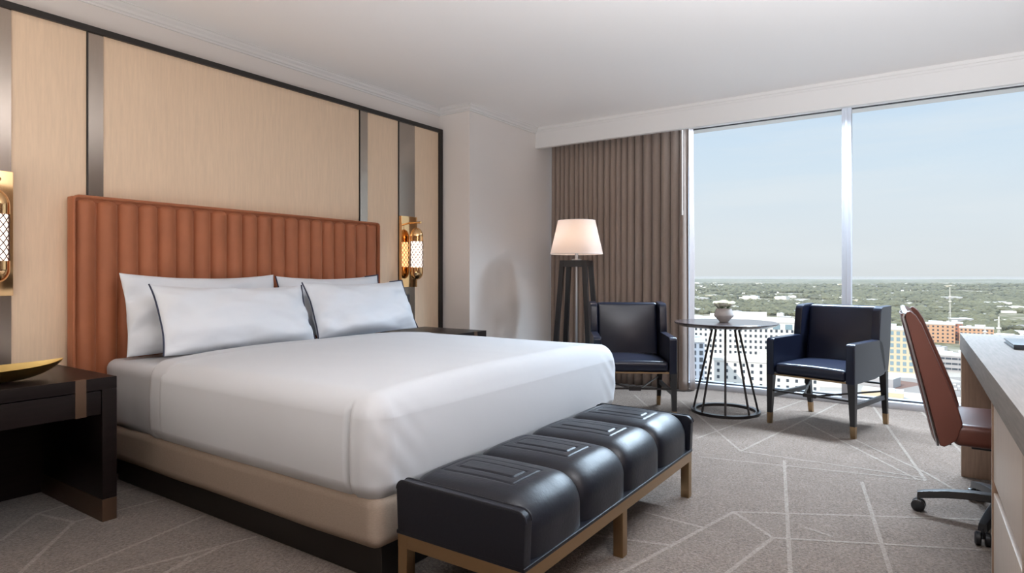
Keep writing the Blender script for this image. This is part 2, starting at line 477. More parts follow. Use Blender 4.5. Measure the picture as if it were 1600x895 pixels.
# crown moulding (profile swept along the walls); profile: (out from wall, below ceiling)
cp = [(0, -.060), (.010, -.060), (.012, -.050), (.022, -.044), (.026, -.030), (.040, -.018), (.044, -.006), (.050, -.004), (.050, 0), (0, 0)]
def crown(name, run):
    mb = MB()
    n = len(cp)
    vs_ = []
    for (x, y, ox, oy) in run:
        for (o_, z) in cp:
            vs_.append((x + ox * o_, y + oy * o_, ZC + z))
    fs = []
    for i in range(len(run) - 1):
        for k in range(n):
            k2 = (k + 1) % n
            fs.append((i * n + k, i * n + k2, (i + 1) * n + k2, (i + 1) * n + k))
    fs.append(tuple(range(n))); fs.append(tuple(reversed(range((len(run) - 1) * n, len(run) * n))))
    return structure(mb.add(vs_, fs).build(name, M_white, smooth=False))
crown('trim_1', [(X0, Y1, 0, -1), (XP, Y1, -1, -1), (XP, YP, -1, -1), (XV + .001, YP, 0, -1)])
# pelmet hiding the curtain track, with a small stepped moulding along the ceiling
pm = MB().box(XV, XV + .05, Y0, YP, 2.425, ZC)
pm.box(XV - .006, XV, Y0, YP, ZC - .048, ZC, bev=0)
pm.box(XV - .014, XV, Y0, YP, ZC - .028, ZC)
structure(pm.build('trim_2', M_white, smooth=False))
# baseboards
structure(MB().box(X0, XP - .02, Y1 - .052, Y1 - .04, 0, .10, bev=.003).build('baseboard_left', M_dark, smooth=False))
structure(MB().box(XP - .012, XP, YP, Y1 - .06, 0, .10).box(XP - .012, XG, YP - .012, YP, 0, .10).build('baseboard_column', M_white, smooth=False))

# window wall
win = bpy.data.objects.new('window_1', None); COL.objects.link(win); structure(win)
MB().box(X1, XG + .02, Y0, YP, 0, .055, bev=.003).build('window_sill', M_frame, win)
MB().box(XG - .035, XG + .03, Y0, YP, 2.535, 2.62).build('head_rail', M_white, win, smooth=False)
g = MB().box(XG - .012, XG + .01, Y0, YP, .055, .066).box(XG - .012, XG + .01, Y0, YP, 2.527, 2.536)
g.build('gasket', M_gasket, win, smooth=False)
ys = [(-.75, -.67), (.582, .654), (1.99, 2.062)]
for (a, b_) in ys[:]:
    mm = MB().box(XG - .075, XG + .02, a, b_, .05, 2.56, bev=.003)
    mm.box(XG - .085, XG - .075, (a + b_) / 2 - .012, (a + b_) / 2 + .012, .05, 2.56, bev=.002)
    mm.build('mullion', M_frame, win)
edges = [Y0, -.71, .618, 2.026, YP]
for a, b_ in zip(edges, edges[1:]):
    MB().add([(XG, a, .06), (XG, b_, .06), (XG, b_, 2.53), (XG, a, 2.53)], [(0, 1, 2, 3)]).build('glass_pane', M_glass, win, smooth=False)

# ------------------------------------------------------------------ wood wall panelling behind the bed
YW = 3.765
pan = thing('wall_paneling', 'pale oak wall panelling with dark bronze strips in a black frame behind the bed', 'wall panelling', (0, 3.8, 0))
pan_o = Vector((0, 3.8, 0))
def pbox(x0, x1, y0, y1, z0, z1, bev=0.0):
    return MB().box(x0, x1, y0 - 3.8, y1 - 3.8, z0, z1, bev=bev)
strips = [(.93, 1.143), (1.473, 1.553), (3.384, 3.470), (3.817, 4.017)]
pe = [.50] + [q for s_ in strips for q in s_] + [4.335]
for i in range(0, len(pe), 2):
    pbox(pe[i] + .001, pe[i + 1] - .001, YW, 3.8, .0, 2.41).build('wood_panel', M_wood, pan, smooth=False)
for a, b_ in strips:
    s_ = pbox(a + .006, b_, YW - .006, 3.8, 0, 2.41)
    so = s_.build('bronze_strip', M_bronze, pan, smooth=False)
    so['label'] = 'dark bronze strip'
    pbox(a, a + .006, YW - .010, 3.8, 0, 2.41).build('reveal_edge', M_black, pan, smooth=False)
pf = pbox(.46, 4.378, YW - .018, 3.8, 2.409, 2.442).box(4.335, 4.378, YW - .018 - 3.8, 0, 0, 2.409).box(.46, .50, YW - .018 - 3.8, 0, 0, 2.409)
pf.build('black_frame', M_black, pan, smooth=False)['label'] = 'black frame around the panelling'

# ------------------------------------------------------------------ headboard
HX0, HX1, HZ1 = 1.375, 3.515, 1.516
hb = thing('headboard', 'tall rust orange velvet headboard with vertical channel tufting', 'headboard', (2.445, 3.745, 0))
nch = 20
cw = (HX1 - HX0 - .024) / nch
def hb_fn(u, v):
    # u across, v along the height (0 bottom, 1 top, rolling back over the top)
    x = HX0 + .012 + u * (HX1 - HX0 - .024)
    ph = (u * nch) % 1.0
    if u >= 1: ph = 0.0
    puff = (math.sin(PI * min(max(ph, 0), 1))) ** 0.6 * .044
    if v < .88:
        z = .25 + (HZ1 - .045 - .25) * v / .88; y = 3.672 + .036 - puff
    else:
        a = (v - .88) / .12
        z = HZ1 - .045 + .037 * math.sin(a * PI / 2); y = 3.672 + .036 - puff * math.cos(a * PI / 2) ** .7 * 1.0 + .03 * (1 - math.cos(a * PI / 2))
    return (x - 2.445, y - 3.745, z)
def fineu():
    L = []
    for i in range(nch):
        for t_ in (0, .012, .04, .09, .17, .3, .4, .5, .6, .7, .83, .91, .96, .988): L.append((i + t_) / nch)
    L.append(1.0); return L
FU = fineu()
VV = [0, .3, .6, .85, .88] + [.88 + .12 * k / 7 for k in range(1, 8)]
mb = MB()
vs_ = [hb_fn(u, v) for u in FU for v in VV]; nv = len(VV)
mb.add(vs_, [(i * nv + j, (i + 1) * nv + j, (i + 1) * nv + j + 1, i * nv + j + 1) for i in range(len(FU) - 1) for j in range(nv - 1)])
mb.build('channel_cushion', M_velvet, hb, angle=60)
MB().box(HX0 - 2.445, HX1 - 2.445, -.045, 0, .12, HZ1 - .004, bev=.008).build('back_board', M_velvet, hb)
def upipe(x0, x1, y, z, r=.0075):
    pts = [(x0, y, .25)] + [(x0, y, z - .02), (x0 + .006, y, z - .006), (x0 + .02, y, z)] + [(x1 - .02, y, z), (x1 - .006, y, z - .006), (x1, y, z - .02), (x1, y, .25)]
    return MB().tube([(p[0] - 2.445, p[1] - 3.745, p[2]) for p in pts], r, 10)
fr_ = MB().box(HX0 - 2.445, HX0 + .014 - 2.445, -.070, -.04, .2, HZ1 - .006, bev=.006)
fr_.box(HX1 - .014 - 2.445, HX1 - 2.445, -.070, -.04, .2, HZ1 - .006, bev=.006)
fr_.box(HX0 - 2.445, HX1 - 2.445, -.078 + .022, -.04, HZ1 - .03, HZ1 - .004, bev=.006)
fr_.build('border_frame', M_velvet, hb)
upipe(HX0 + .004, HX1 - .004, 3.670, HZ1 - .004).build('welt_piping', M_velvet, hb)

# ------------------------------------------------------------------ bed
BX0, BX1, BY0, BY1 = 1.50, 3.42, 1.575, 3.655
BC = ((BX0 + BX1) / 2, 2.6)
bed = thing('bed', 'king size bed base with beige fabric box and black plinth', 'bed', (BC[0], BC[1], 0))
def bl(o, n=None): return Vector((o.x - BC[0], o.y - BC[1], o.z))
MB().box(BX0 + .075 - BC[0], BX1 - .075 - BC[0], BY0 + .06 - BC[1], BY1 - .02 - BC[1], 0, .14, bev=.004).build('plinth', M_black, bed)
def base_fn(o, n):
    o = o.copy()
    o.z += .004 * noise.noise(o * 3)
    return bl(o)
rbox_mb(BX0 + .004, BX1 - .004, BY0 + .015, BY1, .132, .335, .05, .06, base_fn).build('box_base', M_basefab, bed, angle=60)
def matt_fn(o, n):
    o = o.copy()
    side = max(0, 1 - abs(n.z))
    o += n * (.008 * noise.noise(Vector((o.x * 2, o.y * 9, o.z * 3))) * side + .003 * noise.noise(o * 8))
    if n.x < -.5:
        o.x -= .010 * math.exp(-((o.y - 3.10 + .12 * (o.z - .4)) / .03) ** 2)
    return bl(o)
mo = rbox_mb(BX0 + .004, BX1 - .004, BY0 + .05, BY1, .30, .655, .055, .035, matt_fn).build('mattress', M_sheet, bed, angle=60)
mo['label'] = 'white sheeted mattress'

# duvet lying over the mattress, folded back below the pillows
dv = thing('duvet', 'smooth white duvet tucked over the king bed', 'duvet', (BC[0], BC[1], .3))
DY1 = 3.06
def dv_fn(o, n):
    o = o.copy()
    cx = (o.x - BC[0]) / .96; cy = (o.y - 2.35) / .85
    if n.z > .2:
        o.z += (.036 * max(0, 1 - cx ** 4)) * (n.z)
        o.z += .004 * noise.noise(Vector((o.x * 2.2, o.y * 2.2, 0))) + .0015 * noise.noise(Vector((o.x * 7, o.y * 3, 4)))
    side = max(0.0, 1 - abs(n.z))
    zt = (o.z - .30) / .38
    o.x += n.x * side * (.012 * math.sin(PI * min(1, max(0, zt))) + .005 * noise.noise(Vector((o.y * 2.5, o.z * 3, 1))))
    o.y += n.y * side * (.018 * math.sin(PI * min(1, max(0, zt)))) if n.y < 0 else 0
    # tucked hem pulls in and rises a little towards the middle of each side
    if o.z < .36:
        k = (0.36 - o.z) / .06
        o.x -= n.x * .010 * k; o.y -= (n.y * .010 * k if n.y < 0 else 0)
    # mitred corners at the foot: a soft ridge with a groove beside it
    for (sx, nx) in ((-1, n.x < -.35), (1, n.x > .35)):
        if nx and o.z < .66:
            dd = o.y - 1.700
            o.x += sx * (.004 * math.exp(-((dd + .014) / .014) ** 2) - .022 * math.exp(-((dd - .006) / .009) ** 2)) * min(1, (.66 - o.z) / .06)
    if n.y < -.2 and abs(o.x - BC[0]) > .70:
        w_ = (abs(o.x - BC[0]) - .70) / .25
        o.y += -.002 * w_ * math.sin((o.z * 55 + o.x * 60)) * min(1, side)
    return Vector((o.x - BC[0], o.y - BC[1], o.z - .3))
mbd = rbox_mb(BX0 - .012, BX1 + .012, BY0, DY1, .292, .678, .075, .010, dv_fn)
# drop the hidden underside and the head-end face
keep = [(f, m_) for f, m_ in zip(mbd.f, mbd.mi) if not all(mbd.v[i][2] < .001 for i in f)]
mbd.f = [k[0] for k in keep]; mbd.mi = [k[1] for k in keep]
mbd.build('cover', M_linen, dv, angle=70)
def fold_fn(o, n):
    o = o.copy()
    cx = (o.x - BC[0]) / .96
    if n.z > .1: o.z += .034 * max(0, 1 - cx ** 4) * n.z
    o += n * .005 * noise.noise(Vector((o.x * 2, o.y * 14, o.z * 5)))
    side = max(0.0, 1 - abs(n.z))
    o.y += .020 * math.sin((.68 - o.z) * 7) * side - .02 * side
    o.x += n.x * side * .008 * math.sin(PI * min(1, max(0, (o.z - .3) / .38)))
    if o.z < .36: o.x -= n.x * .010 * (0.36 - o.z) / .06
    return Vector((o.x - BC[0], o.y - BC[1], o.z - .3))
mbf = rbox_mb(BX0 - .008, BX1 + .008, 2.93, 3.17, .292, .680, .07, .02, fold_fn)
keep = [(f, m_) for f, m_ in zip(mbf.f, mbf.mi) if not all(mbf.v[i][2] < .001 for i in f)]
mbf.f = [k[0] for k in keep]; mbf.mi = [k[1] for k in keep]
mbf.build('turned_down_fold', M_sheet, dv, angle=70)

# ------------------------------------------------------------------ pillows
def pillow(label, x, y, z, W, Hh, T, lean, rz=0, roll=0, piped=False, seed=0):
    t_ = thing('pillow', label, 'pillow', (x, y, z), 0, None)
    t_.rotation_euler = (R(lean), R(roll), R(rz))
    off = Vector((seed * 7.3, seed * 3.1, 0))
    def edge(u, v):
        ex = W / 2 * u * (1 - .045 * (1 - v * v) * abs(u) ** 3)
        ez = Hh / 2 * v * (1 - .13 * (1 - u * u) ** 1.0 * abs(v) ** 3 * (1 if v > 0 else .3))
        return ex, ez
    def surf(sg):
        def fn(a, b_):
            u = 2 * a - 1; v = 2 * b_ - 1
            u = math.sin(u * PI / 2); v = math.sin(v * PI / 2)
            ex, ez = edge(u, v)
            th = ((1 - abs(u) ** 3.2) * (1 - abs(v) ** 3.0)) ** .55
            th *= T / 2 * (1.1 - .30 * v)
            nz = noise.noise(Vector((u * 2.2, v * 2.2, 0)) + off) * .032 + noise.noise(Vector((u * 5, v * 6, 3)) + off) * .006
            # tension creases towards the corners
            cr_ = .008 * math.sin(14 * (abs(u) - abs(v) * .7) + seed) * (abs(u) ** 3) * (1 - abs(v) ** 2)
            yy = sg * (th * (1 + .0) + (nz + cr_) * min(1, th / (T * .2)))
            return (ex, yy, ez + Hh / 2)
        return fn
    mb = MB().grid(surf(-1), 56, 40).grid(surf(1), 56, 40)
    mb.build('pillowcase', M_pillow, t_, angle=180, merge=1e-4)
    if piped:
        for sx in (-1, 1):
            pts = []
            for i in range(41):
                v = -1 + 2 * i / 40
                ex, ez = edge(sx * 1.0, v)
                wv = .008 * math.sin(v * 5 + seed)
                pts.append((ex + sx * .002, -.007 + wv * .3, ez + Hh / 2))
            # run over the top corner a little way
            for i in range(1, 10 if (sx > 0 and seed != 1) else 1):
                ex, ez = edge(sx * (1 - .035 * i), 1)
                pts.append((ex, -.006 - .001 * i, ez + Hh / 2))
            MB().tube(pts, .0042, 8).build('piping', M_piping, t_)['label'] = 'navy piping'
    return t_
pillow('white pillow behind the piped one, left side of the bed against the headboard', 2.01, 3.475, .668, .93, .45, .16, -12, 0, 0.5, seed=2)
pillow('white pillow with navy piping in front, left half of the bed', 2.07, 3.215, .682, .94, .395, .18, -24, 0.5, 1.0, piped=True, seed=1)
pillow('white pillow behind the piped one, right side of the bed against the headboard', 2.94, 3.475, .688, .90, .42, .16, -12, 0, -0.5, piped=True, seed=4)
pillow('white pillow with navy piping in front, right half of the bed', 3.005, 3.215, .70, .90, .39, .17, -24, -.5, -0.5, piped=True, seed=3)

# ------------------------------------------------------------------ bench
bx0, bx1, by0, by1 = 1.527, 3.068, .995, 1.515
BO = ((bx0 + bx1) / 2, (by0 + by1) / 2)
bench = thing('bench', 'black leather bench with channelled seat on brass legs at the foot of the bed', 'bench', (BO[0], BO[1], 0))
def q_(x, y, z): return (x - BO[0], y - BO[1], z)
rl = MB()
rx0, rx1, ry0, ry1 = bx0 - BO[0] + .004, bx1 - BO[0] - .004, by0 - BO[1] + .004, by1 - BO[1] - .004
rl.box(rx0, rx1, ry0, ry0 + .042, .178, .223, bev=.0015).box(rx0, rx1, ry1 - .042, ry1, .178, .223, bev=.0015)
rl.box(rx0, rx0 + .042, ry0 + .042, ry1 - .042, .178, .223, bev=.0015).box(rx1 - .042, rx1, ry0 + .042, ry1 - .042, .178, .223, bev=.0015)
rl.build('rail_frame', M_brass, bench)
for lx in (rx0 + .021, -.04, rx1 - .021):
    for ly in (ry0 + .021, ry1 - .021):
        MB().box(lx - .0205, lx + .0205, ly - .0205, ly + .0205, 0, .18, bev=.0015).build('leg', M_brass, bench)
MB().box(rx0 - .003, rx1 + .003, ry0 - .004, ry1 + .004, .222, .236, bev=.004).build('base_board', M_leather, bench)
pt = .040
for a in (bx0 - BO[0], bx1 - BO[0] - pt):
    prof = []
    def arc(cy, cz, r, a0, a1, n=6):
        return [(cy + r * math.cos(R(a0 + (a1 - a0) * k / n)), cz + r * math.sin(R(a0 + (a1 - a0) * k / n))) for k in range(n + 1)]
    y_0, y_1 = by0 - BO[1] - .004, by1 - BO[1]
    prof = [(y_0 + .006, .232), (y_1 - .006, .232)] + arc(y_1 - .03, .404 - .03, .03, 0, 90) + arc(y_0 + .03, .400 - .03, .03, 90, 180)
    MB().prism(prof, a, a + pt).build('end_panel', M_leather, bench, bevel=.006)
    w_ = MB()
    for xx in (a + .004, a + pt - .004):
        w_.tube([(xx, p[0], p[1]) for p in prof[2:]], .0035, 8)
    w_.build('end_welt', M_leather, bench)
# four puffed cushions
cx0, cx1 = bx0 + pt, bx1 - pt
cwid = (cx1 - cx0) / 4
def prof_pt(t_):
    # path from the back bottom, over the top, to the front bottom
    yb, yf = by1 - .012, by0 + .004
    rb, rf = .07, .105
    top, bot = .418, .236
    L = [top - rb - bot, rb * PI / 2, (yb - rb) - (yf + rf), rf * PI / 2, top - rf - bot]
    s_ = t_ * sum(L)
    if s_ < L[0]: return yb, bot + s_, 1, 0
    s_ -= L[0]
    if s_ < L[1]:
        a = s_ / rb; return yb - rb + rb * math.cos(a), top - rb + rb * math.sin(a), math.cos(a), math.sin(a)
    s_ -= L[1]
    if s_ < L[2]: return yb - rb - s_, top, 0, 1
    s_ -= L[2]
    if s_ < L[3]:
        a = s_ / rf; return yf + rf - rf * math.sin(a), top - rf + rf * math.cos(a), -math.sin(a), math.cos(a)
    s_ -= L[3]
    return yf, top - rf - s_, -1, 0
def rect_d(x, y, hx, hy):
    dx, dy = abs(x) - hx, abs(y) - hy
    return abs(max(dx, dy)) if max(dx, dy) < 0 else math.hypot(max(dx, 0), max(dy, 0))
for k in range(4):
    a = cx0 + k * cwid
    def cfn(u, v):
        y, z, ny, nz = prof_pt(v)
        s_ = 2 * u - 1
        s_ = math.copysign(1 - (1 - abs(s_)) ** 1.6, s_)
        x = a + cwid * (s_ + 1) / 2
        off = -.016 * abs(s_) ** 3.2 - .020 * abs(s_) ** 12
        # crown along the depth
        off += .010 * max(0, 1 - ((y - BO[1]) / .27) ** 2) * nz
        lx = x - (a + cwid / 2); ly = y - (BO[1] + .02)
        if nz > .6:
            d1 = rect_d(lx, ly, .088, .150); d2 = rect_d(lx, ly, .040, .118)
            off -= .0035 * math.exp(-(d1 / .0038) ** 2) + .0045 * math.exp(-(d2 / .0038) ** 2)
            if max(abs(lx) / .040, abs(ly) / .118) < 1: off += .002
            if max(abs(lx) / .088, abs(ly) / .150) < 1: off += .001
        off += .0015 * noise.noise(Vector((x * 9, y * 9, z * 9)))
        return q_(x, y + ny * off, z + nz * off)
    MB().grid(cfn, 96, 190).build('seat_cushion', M_leather, bench, angle=180)

# ------------------------------------------------------------------ nightstands
def nightstand(label, cx, w_=.56):
    t_ = thing('nightstand', label, 'nightstand', (cx, 3.40, 0))
    hw = w_ / 2; yf, yb = 3.063 - 3.40, 3.745 - 3.40
    MB().box(-hw, hw, yf, yb, .590, .644, bev=.002).build('top', M_dark, t_)
    for sx in (-1, 1):
        a, b_ = (hw - .060, hw) if sx > 0 else (-hw, -hw + .060)
        MB().box(a, b_, yf, yb, .100, .590, bev=.002).build('side_panel', M_dark, t_)
        MB().box(a, b_, yf, yb, 0, .098, bev=.002).build('foot_cap', M_darkmetal, t_)
    MB().box(-hw + .060, hw - .060, yb - .03, yb, .06, .590).build('back_panel', M_dark, t_, smooth=False)
    d_ = MB().box(-hw + .064, hw - .064, yf + .002, yf + .022, .482, .586, bev=.0015)
    d_.box(-hw + .07, hw - .07, yf + .022, yb - .04, .49, .585)
    dr = d_.build('drawer', M_dark, t_)
    xs_ = hw - .165
    MB().box(xs_, xs_ + .042, yf - .002, yf + .02, .480, .645, bev=.001).build('metal_band', M_darkmetal, t_)['label'] = 'bronze band over the drawer'
    return t_
nightstand('dark espresso nightstand with bronze band left of the bed', 1.041)
nightstand('dark espresso nightstand mostly hidden on the far side of the bed', 3.85)

# gold leaf bowl
bowl = thing('bowl', 'leaf shaped gold bowl on the left nightstand', 'bowl', (.955, 3.27, .6455), R(2))
def bowl_fn(dz):
    def fn(a, b_):
        s_ = 2 * a - 1
        wdt = .115 * (1 - abs(s_) ** 1.9) ** .8 + .0005
        lift = .056 + .012 * s_ ** 4 + .008 * s_
        t_ = 2 * b_ - 1
        x = .235 * s_ * (1 if b_ == b_ else 1)
        prof = (abs(t_) ** 2.0)
        depth = (1 - abs(s_) ** 2.4)
        z = lift * (1 - (1 - prof) * depth) + dz
        return (x, wdt * t_, z)
    return fn
mbb = MB().grid(bowl_fn(.004), 40, 20).grid(bowl_fn(0.0), 40, 20)
mbb.build('bowl_shell', M_goldbowl, bowl, angle=180, merge=0)

# ------------------------------------------------------------------ wall sconces
def sconce(label, cx):
    t_ = thing('wall_sconce', label, 'wall lamp', (cx, YW - .006, 1.0))
    MB().box(-.095, .095, -.036, 0, 0, .605, bev=.002).build('back_plate', M_polbrass, t_)
    MB().tube([(0, -.036, .548), (0, -.150, .548)], .0075, 12).tube([(0, -.150, .548), (0, -.166, .548)], .010, 12).build('arm', M_polbrass, t_)
    yc = -.118
    MB().tube([(0, yc, .50), (0, yc, .545)], .003, 8).build('hanging_rod', M_polbrass, t_)
    r_ = .056; zb, zt = .062, .505
    c1, c2 = zb + r_ * 1.15, zt - r_ * 1.15
    def cap(zc, sg):
        p = [(r_, zc - sg * .0)] + [(r_, zc + sg * .028)] + [(r_ * math.cos(R(a)), zc + sg * (.028 + r_ * .78 * math.sin(R(a)))) for a in range(10, 91, 10)]
        return p
    zu, zl = .388, .168
    up = [(r_ - .002, zu)] + [(r_, zu)] + [(r_, zu + .040)] + [(r_ * math.cos(R(a)), zu + .040 + (zt - zu - .040) * math.sin(R(a))) for a in range(8, 89, 8)] + [(0.0005, zt)]
    lo = [(r_ - .002, zl)] + [(r_, zl)] + [(r_, zl - .040)] + [(r_ * math.cos(R(a)), zl - .040 - (zl - .040 - zb) * math.sin(R(a))) for a in range(8, 89, 8)] + [(0.0005, zb)]
    MB().lathe(up, (0, yc, 0), 40, cap=False).build('upper_cap', M_polbrass, t_, angle=50)
    MB().lathe(lo, (0, yc, 0), 40, cap=False).build('lower_cap', M_polbrass, t_, angle=50)
    gl_ = MB().lathe([(r_ - .008, zl + .001), (r_ - .008, zu - .001)], (0, yc, 0), 40, cap=False).build('glass_cylinder', M_glow, t_, angle=60)
    gl_['label'] = 'glowing frosted glass'
    la = MB()
    for k in range(10):
        for sg in (-1, 1):
            pts = []
            for i in range(25):
                z = zl + (zu - zl) * i / 24
                a = 2 * PI * k / 10 + sg * (i / 24) * 2 * PI * .52
                pts.append(((r_ - .003) * math.cos(a), yc + (r_ - .003) * math.sin(a), z))
            la.tube(pts, .0024, 5)
    la.build('lattice', M_blackbr, t_)['label'] = 'dark crossed lattice'
    return t_
M_blackbr = mat('dark_lattice_metal', (0.05, 0.02, 0.015, 1), 0.5, metal=0.3)
sconce('lit brass wall sconce right of the bed, above the switch', 3.914)
sconce('lit brass wall sconce at the left edge, above the gold bowl', 1.045)

sw = thing('light_switch', 'black switch plate on the bronze strip under the right sconce', 'light switch', (3.897, YW - .006, .80))
MB().box(-.050, .050, -.006, 0, 0, .135, bev=.002).build('plate', M_gasket, sw)
MB().box(-.018, .018, -.010, -.006, .035, .10, bev=.0015).build('paddle', M_bronze, sw)
MB().box(-.010, .010, -.0095, -.006, .012, .022).build('screw_cover', M_alu, sw, smooth=False)
MB().box(-.010, .010, -.0095, -.006, .113, .123).build('screw_cover', M_alu, sw, smooth=False)

# ------------------------------------------------------------------ curtain
cur = thing('curtain', 'floor length taupe pleated curtain gathered at the left of the window', 'curtain', (5.80, 2.65, 0))
CY0, CY1 = 1.93, 3.42
rnd = random.Random(3)
folds = []
y = CY1
while y > CY0 + .02:
    w_ = rnd.uniform(.045, .075) if y > 2.55 else rnd.uniform(.06, .10)
    folds.append((y, max(CY0, y - w_), rnd.uniform(.06, .095), rnd.uniform(-.012, .012))); y -= w_
cm = MB()
Zs = [.012, .1, .3, .6, .9, 1.2, 1.5, 1.8, 2.1, 2.35, 2.6]
pts = []
for (ya, yb_, amp, sh) in folds:
    for k in range(10):
        pts.append((ya + (yb_ - ya) * k / 10, amp, k / 10, sh))
pts.append((CY0, .02, 0, 0))
vs_ = []
for (yy, amp, ph, sh) in pts:
    for z in Zs:
        zz = z / 2.6
        dr_ = noise.noise(Vector((yy * 3, zz * 1.5, 0)))
        a_ = amp * (1.0 + .15 * dr_) * (1 - .25 * zz)
        x = 5.80 + a_ * .5 * math.cos(2 * PI * ph) + sh * (1 - zz) * 1.2
        y_ = yy + .018 * math.sin(2 * PI * ph) * (1 - .3 * zz) + .02 * (1 - zz) * noise.noise(Vector((yy * 2.0, zz * 1.2, 5)))
        vs_.append((x - 5.80, y_ - 2.65, z))
nz_ = len(Zs)
cm.add(vs_, [(i * nz_ + j, (i + 1) * nz_ + j, (i + 1) * nz_ + j + 1, i * nz_ + j + 1) for i in range(len(pts) - 1) for j in range(nz_ - 1)])
co = cm.build('pleated_drape', M_curtain, cur, angle=80)
co.modifiers.new('thickness', 'SOLIDIFY').thickness = .003
# returned edge with the grey lining turned outwards
def lf(u, v):
    z = .012 + v * 2.585
    x = 5.795 + u * .13
    y_ = 1.915 + .012 * math.sin(u * 7) - .03 * (1 - v) * (1 + math.sin(u * 4)) * .5 + .006 * math.sin(v * 9) * (1 - v)
    return (x - 5.8, y_ - 2.65, z)
lo_ = MB().grid(lf, 20, 24).build('lining_edge', M_lining, cur, angle=80)
lo_.modifiers.new('thickness', 'SOLIDIFY').thickness = .003
lo_['label'] = 'pale grey lining edge'
wand = MB().tube([(0, 0, 0), (0, 0, .93)], .0055, 10).tube([(0, 0, -.02), (0, 0, .02)], .007, 10).build('pull_wand', mat('white_acrylic', (0.75, 0.74, 0.73, 1), 0.3), cur, loc=(5.66 - 5.80, 1.935 - 2.65, 1.68))
wand['label'] = 'thin white pull wand'
MB().box(-.16, .06, -1.60 - .0, .77, 2.606, 2.634).build('curtain_track', M_white, cur, smooth=False)

# ------------------------------------------------------------------ floor lamp
LP = (5.18, 2.785)
lampo = thing('floor_lamp', 'dark wood floor lamp with glowing cream shade beside the curtain', 'floor lamp', (LP[0], LP[1], 0), R(12))
ht, hbm = .105, .185
ztop = 1.235
def legtop(sx, sy, z):
    h_ = hbm + (ht - hbm) * z / ztop
    return (sx * h_, sy * h_, z)
for sx in (-1, 1):
    for sy in (-1, 1):
        MB().taper(legtop(sx, sy, 0), legtop(sx, sy, ztop), .042, .042).build('leg', M_ebony, lampo, bevel=.002)
tr_ = MB()
for (a, b_, c_, d_) in ((-.126, .126, -.126, -.084), (-.126, .126, .084, .126), (-.126, -.084, -.126, .126), (.084, .126, -.126, .126)):
    tr_.box(a, b_, c_, d_, ztop - .055, ztop + .004)
tr_.box(-.13, .13, -.02, .02, ztop - .05, ztop)
tr_.build('top_frame', M_ebony, lampo, smooth=False)
lh = .135 
MB().box(-hbm, hbm, -.018, .018, .14, .18).box(-.018, .018, -hbm + .01, hbm - .01, .141, .179).build('cross_stretcher', M_ebony, lampo, smooth=False)
MB().tube([(0, 0, .18), (0, 0, ztop)], .010, 12).build('centre_rod', M_alu, lampo)
MB().lathe([(.045, ztop + .003), (.045, ztop + .018), (.016, ztop + .022), (.016, ztop + .16)], n=24).build('stem', M_alu, lampo, angle=40)
sh = MB().lathe([(.246, 1.298), (.247, 1.302), (.176, 1.612), (.175, 1.616)], n=64, cap=False)
so = sh.build('lamp_shade', M_shade, lampo, angle=60)
so['label'] = 'cream tapered shade'
for (r_, z) in ((.246, 1.300), (.175, 1.614)):
    MB().tube([(r_ * math.cos(2 * PI * k / 48), r_ * math.sin(2 * PI * k / 48), z) for k in range(48)], .0025, 6, closed=True).build('shade_ring', M_white, lampo)
ring = MB()
for k in range(3):
    a = 2 * PI * k / 3
    ring.tube([(0, 0, 1.40), (.24 * math.cos(a), .24 * math.sin(a), 1.302)], .0018, 5)
ring.build('shade_spider', M_white, lampo)
MB().lathe([(.0005, 1.40), (.02, 1.405), (.032, 1.44), (.030, 1.465), (.0005, 1.49)], n=20).build('bulb', M_bulb, lampo)

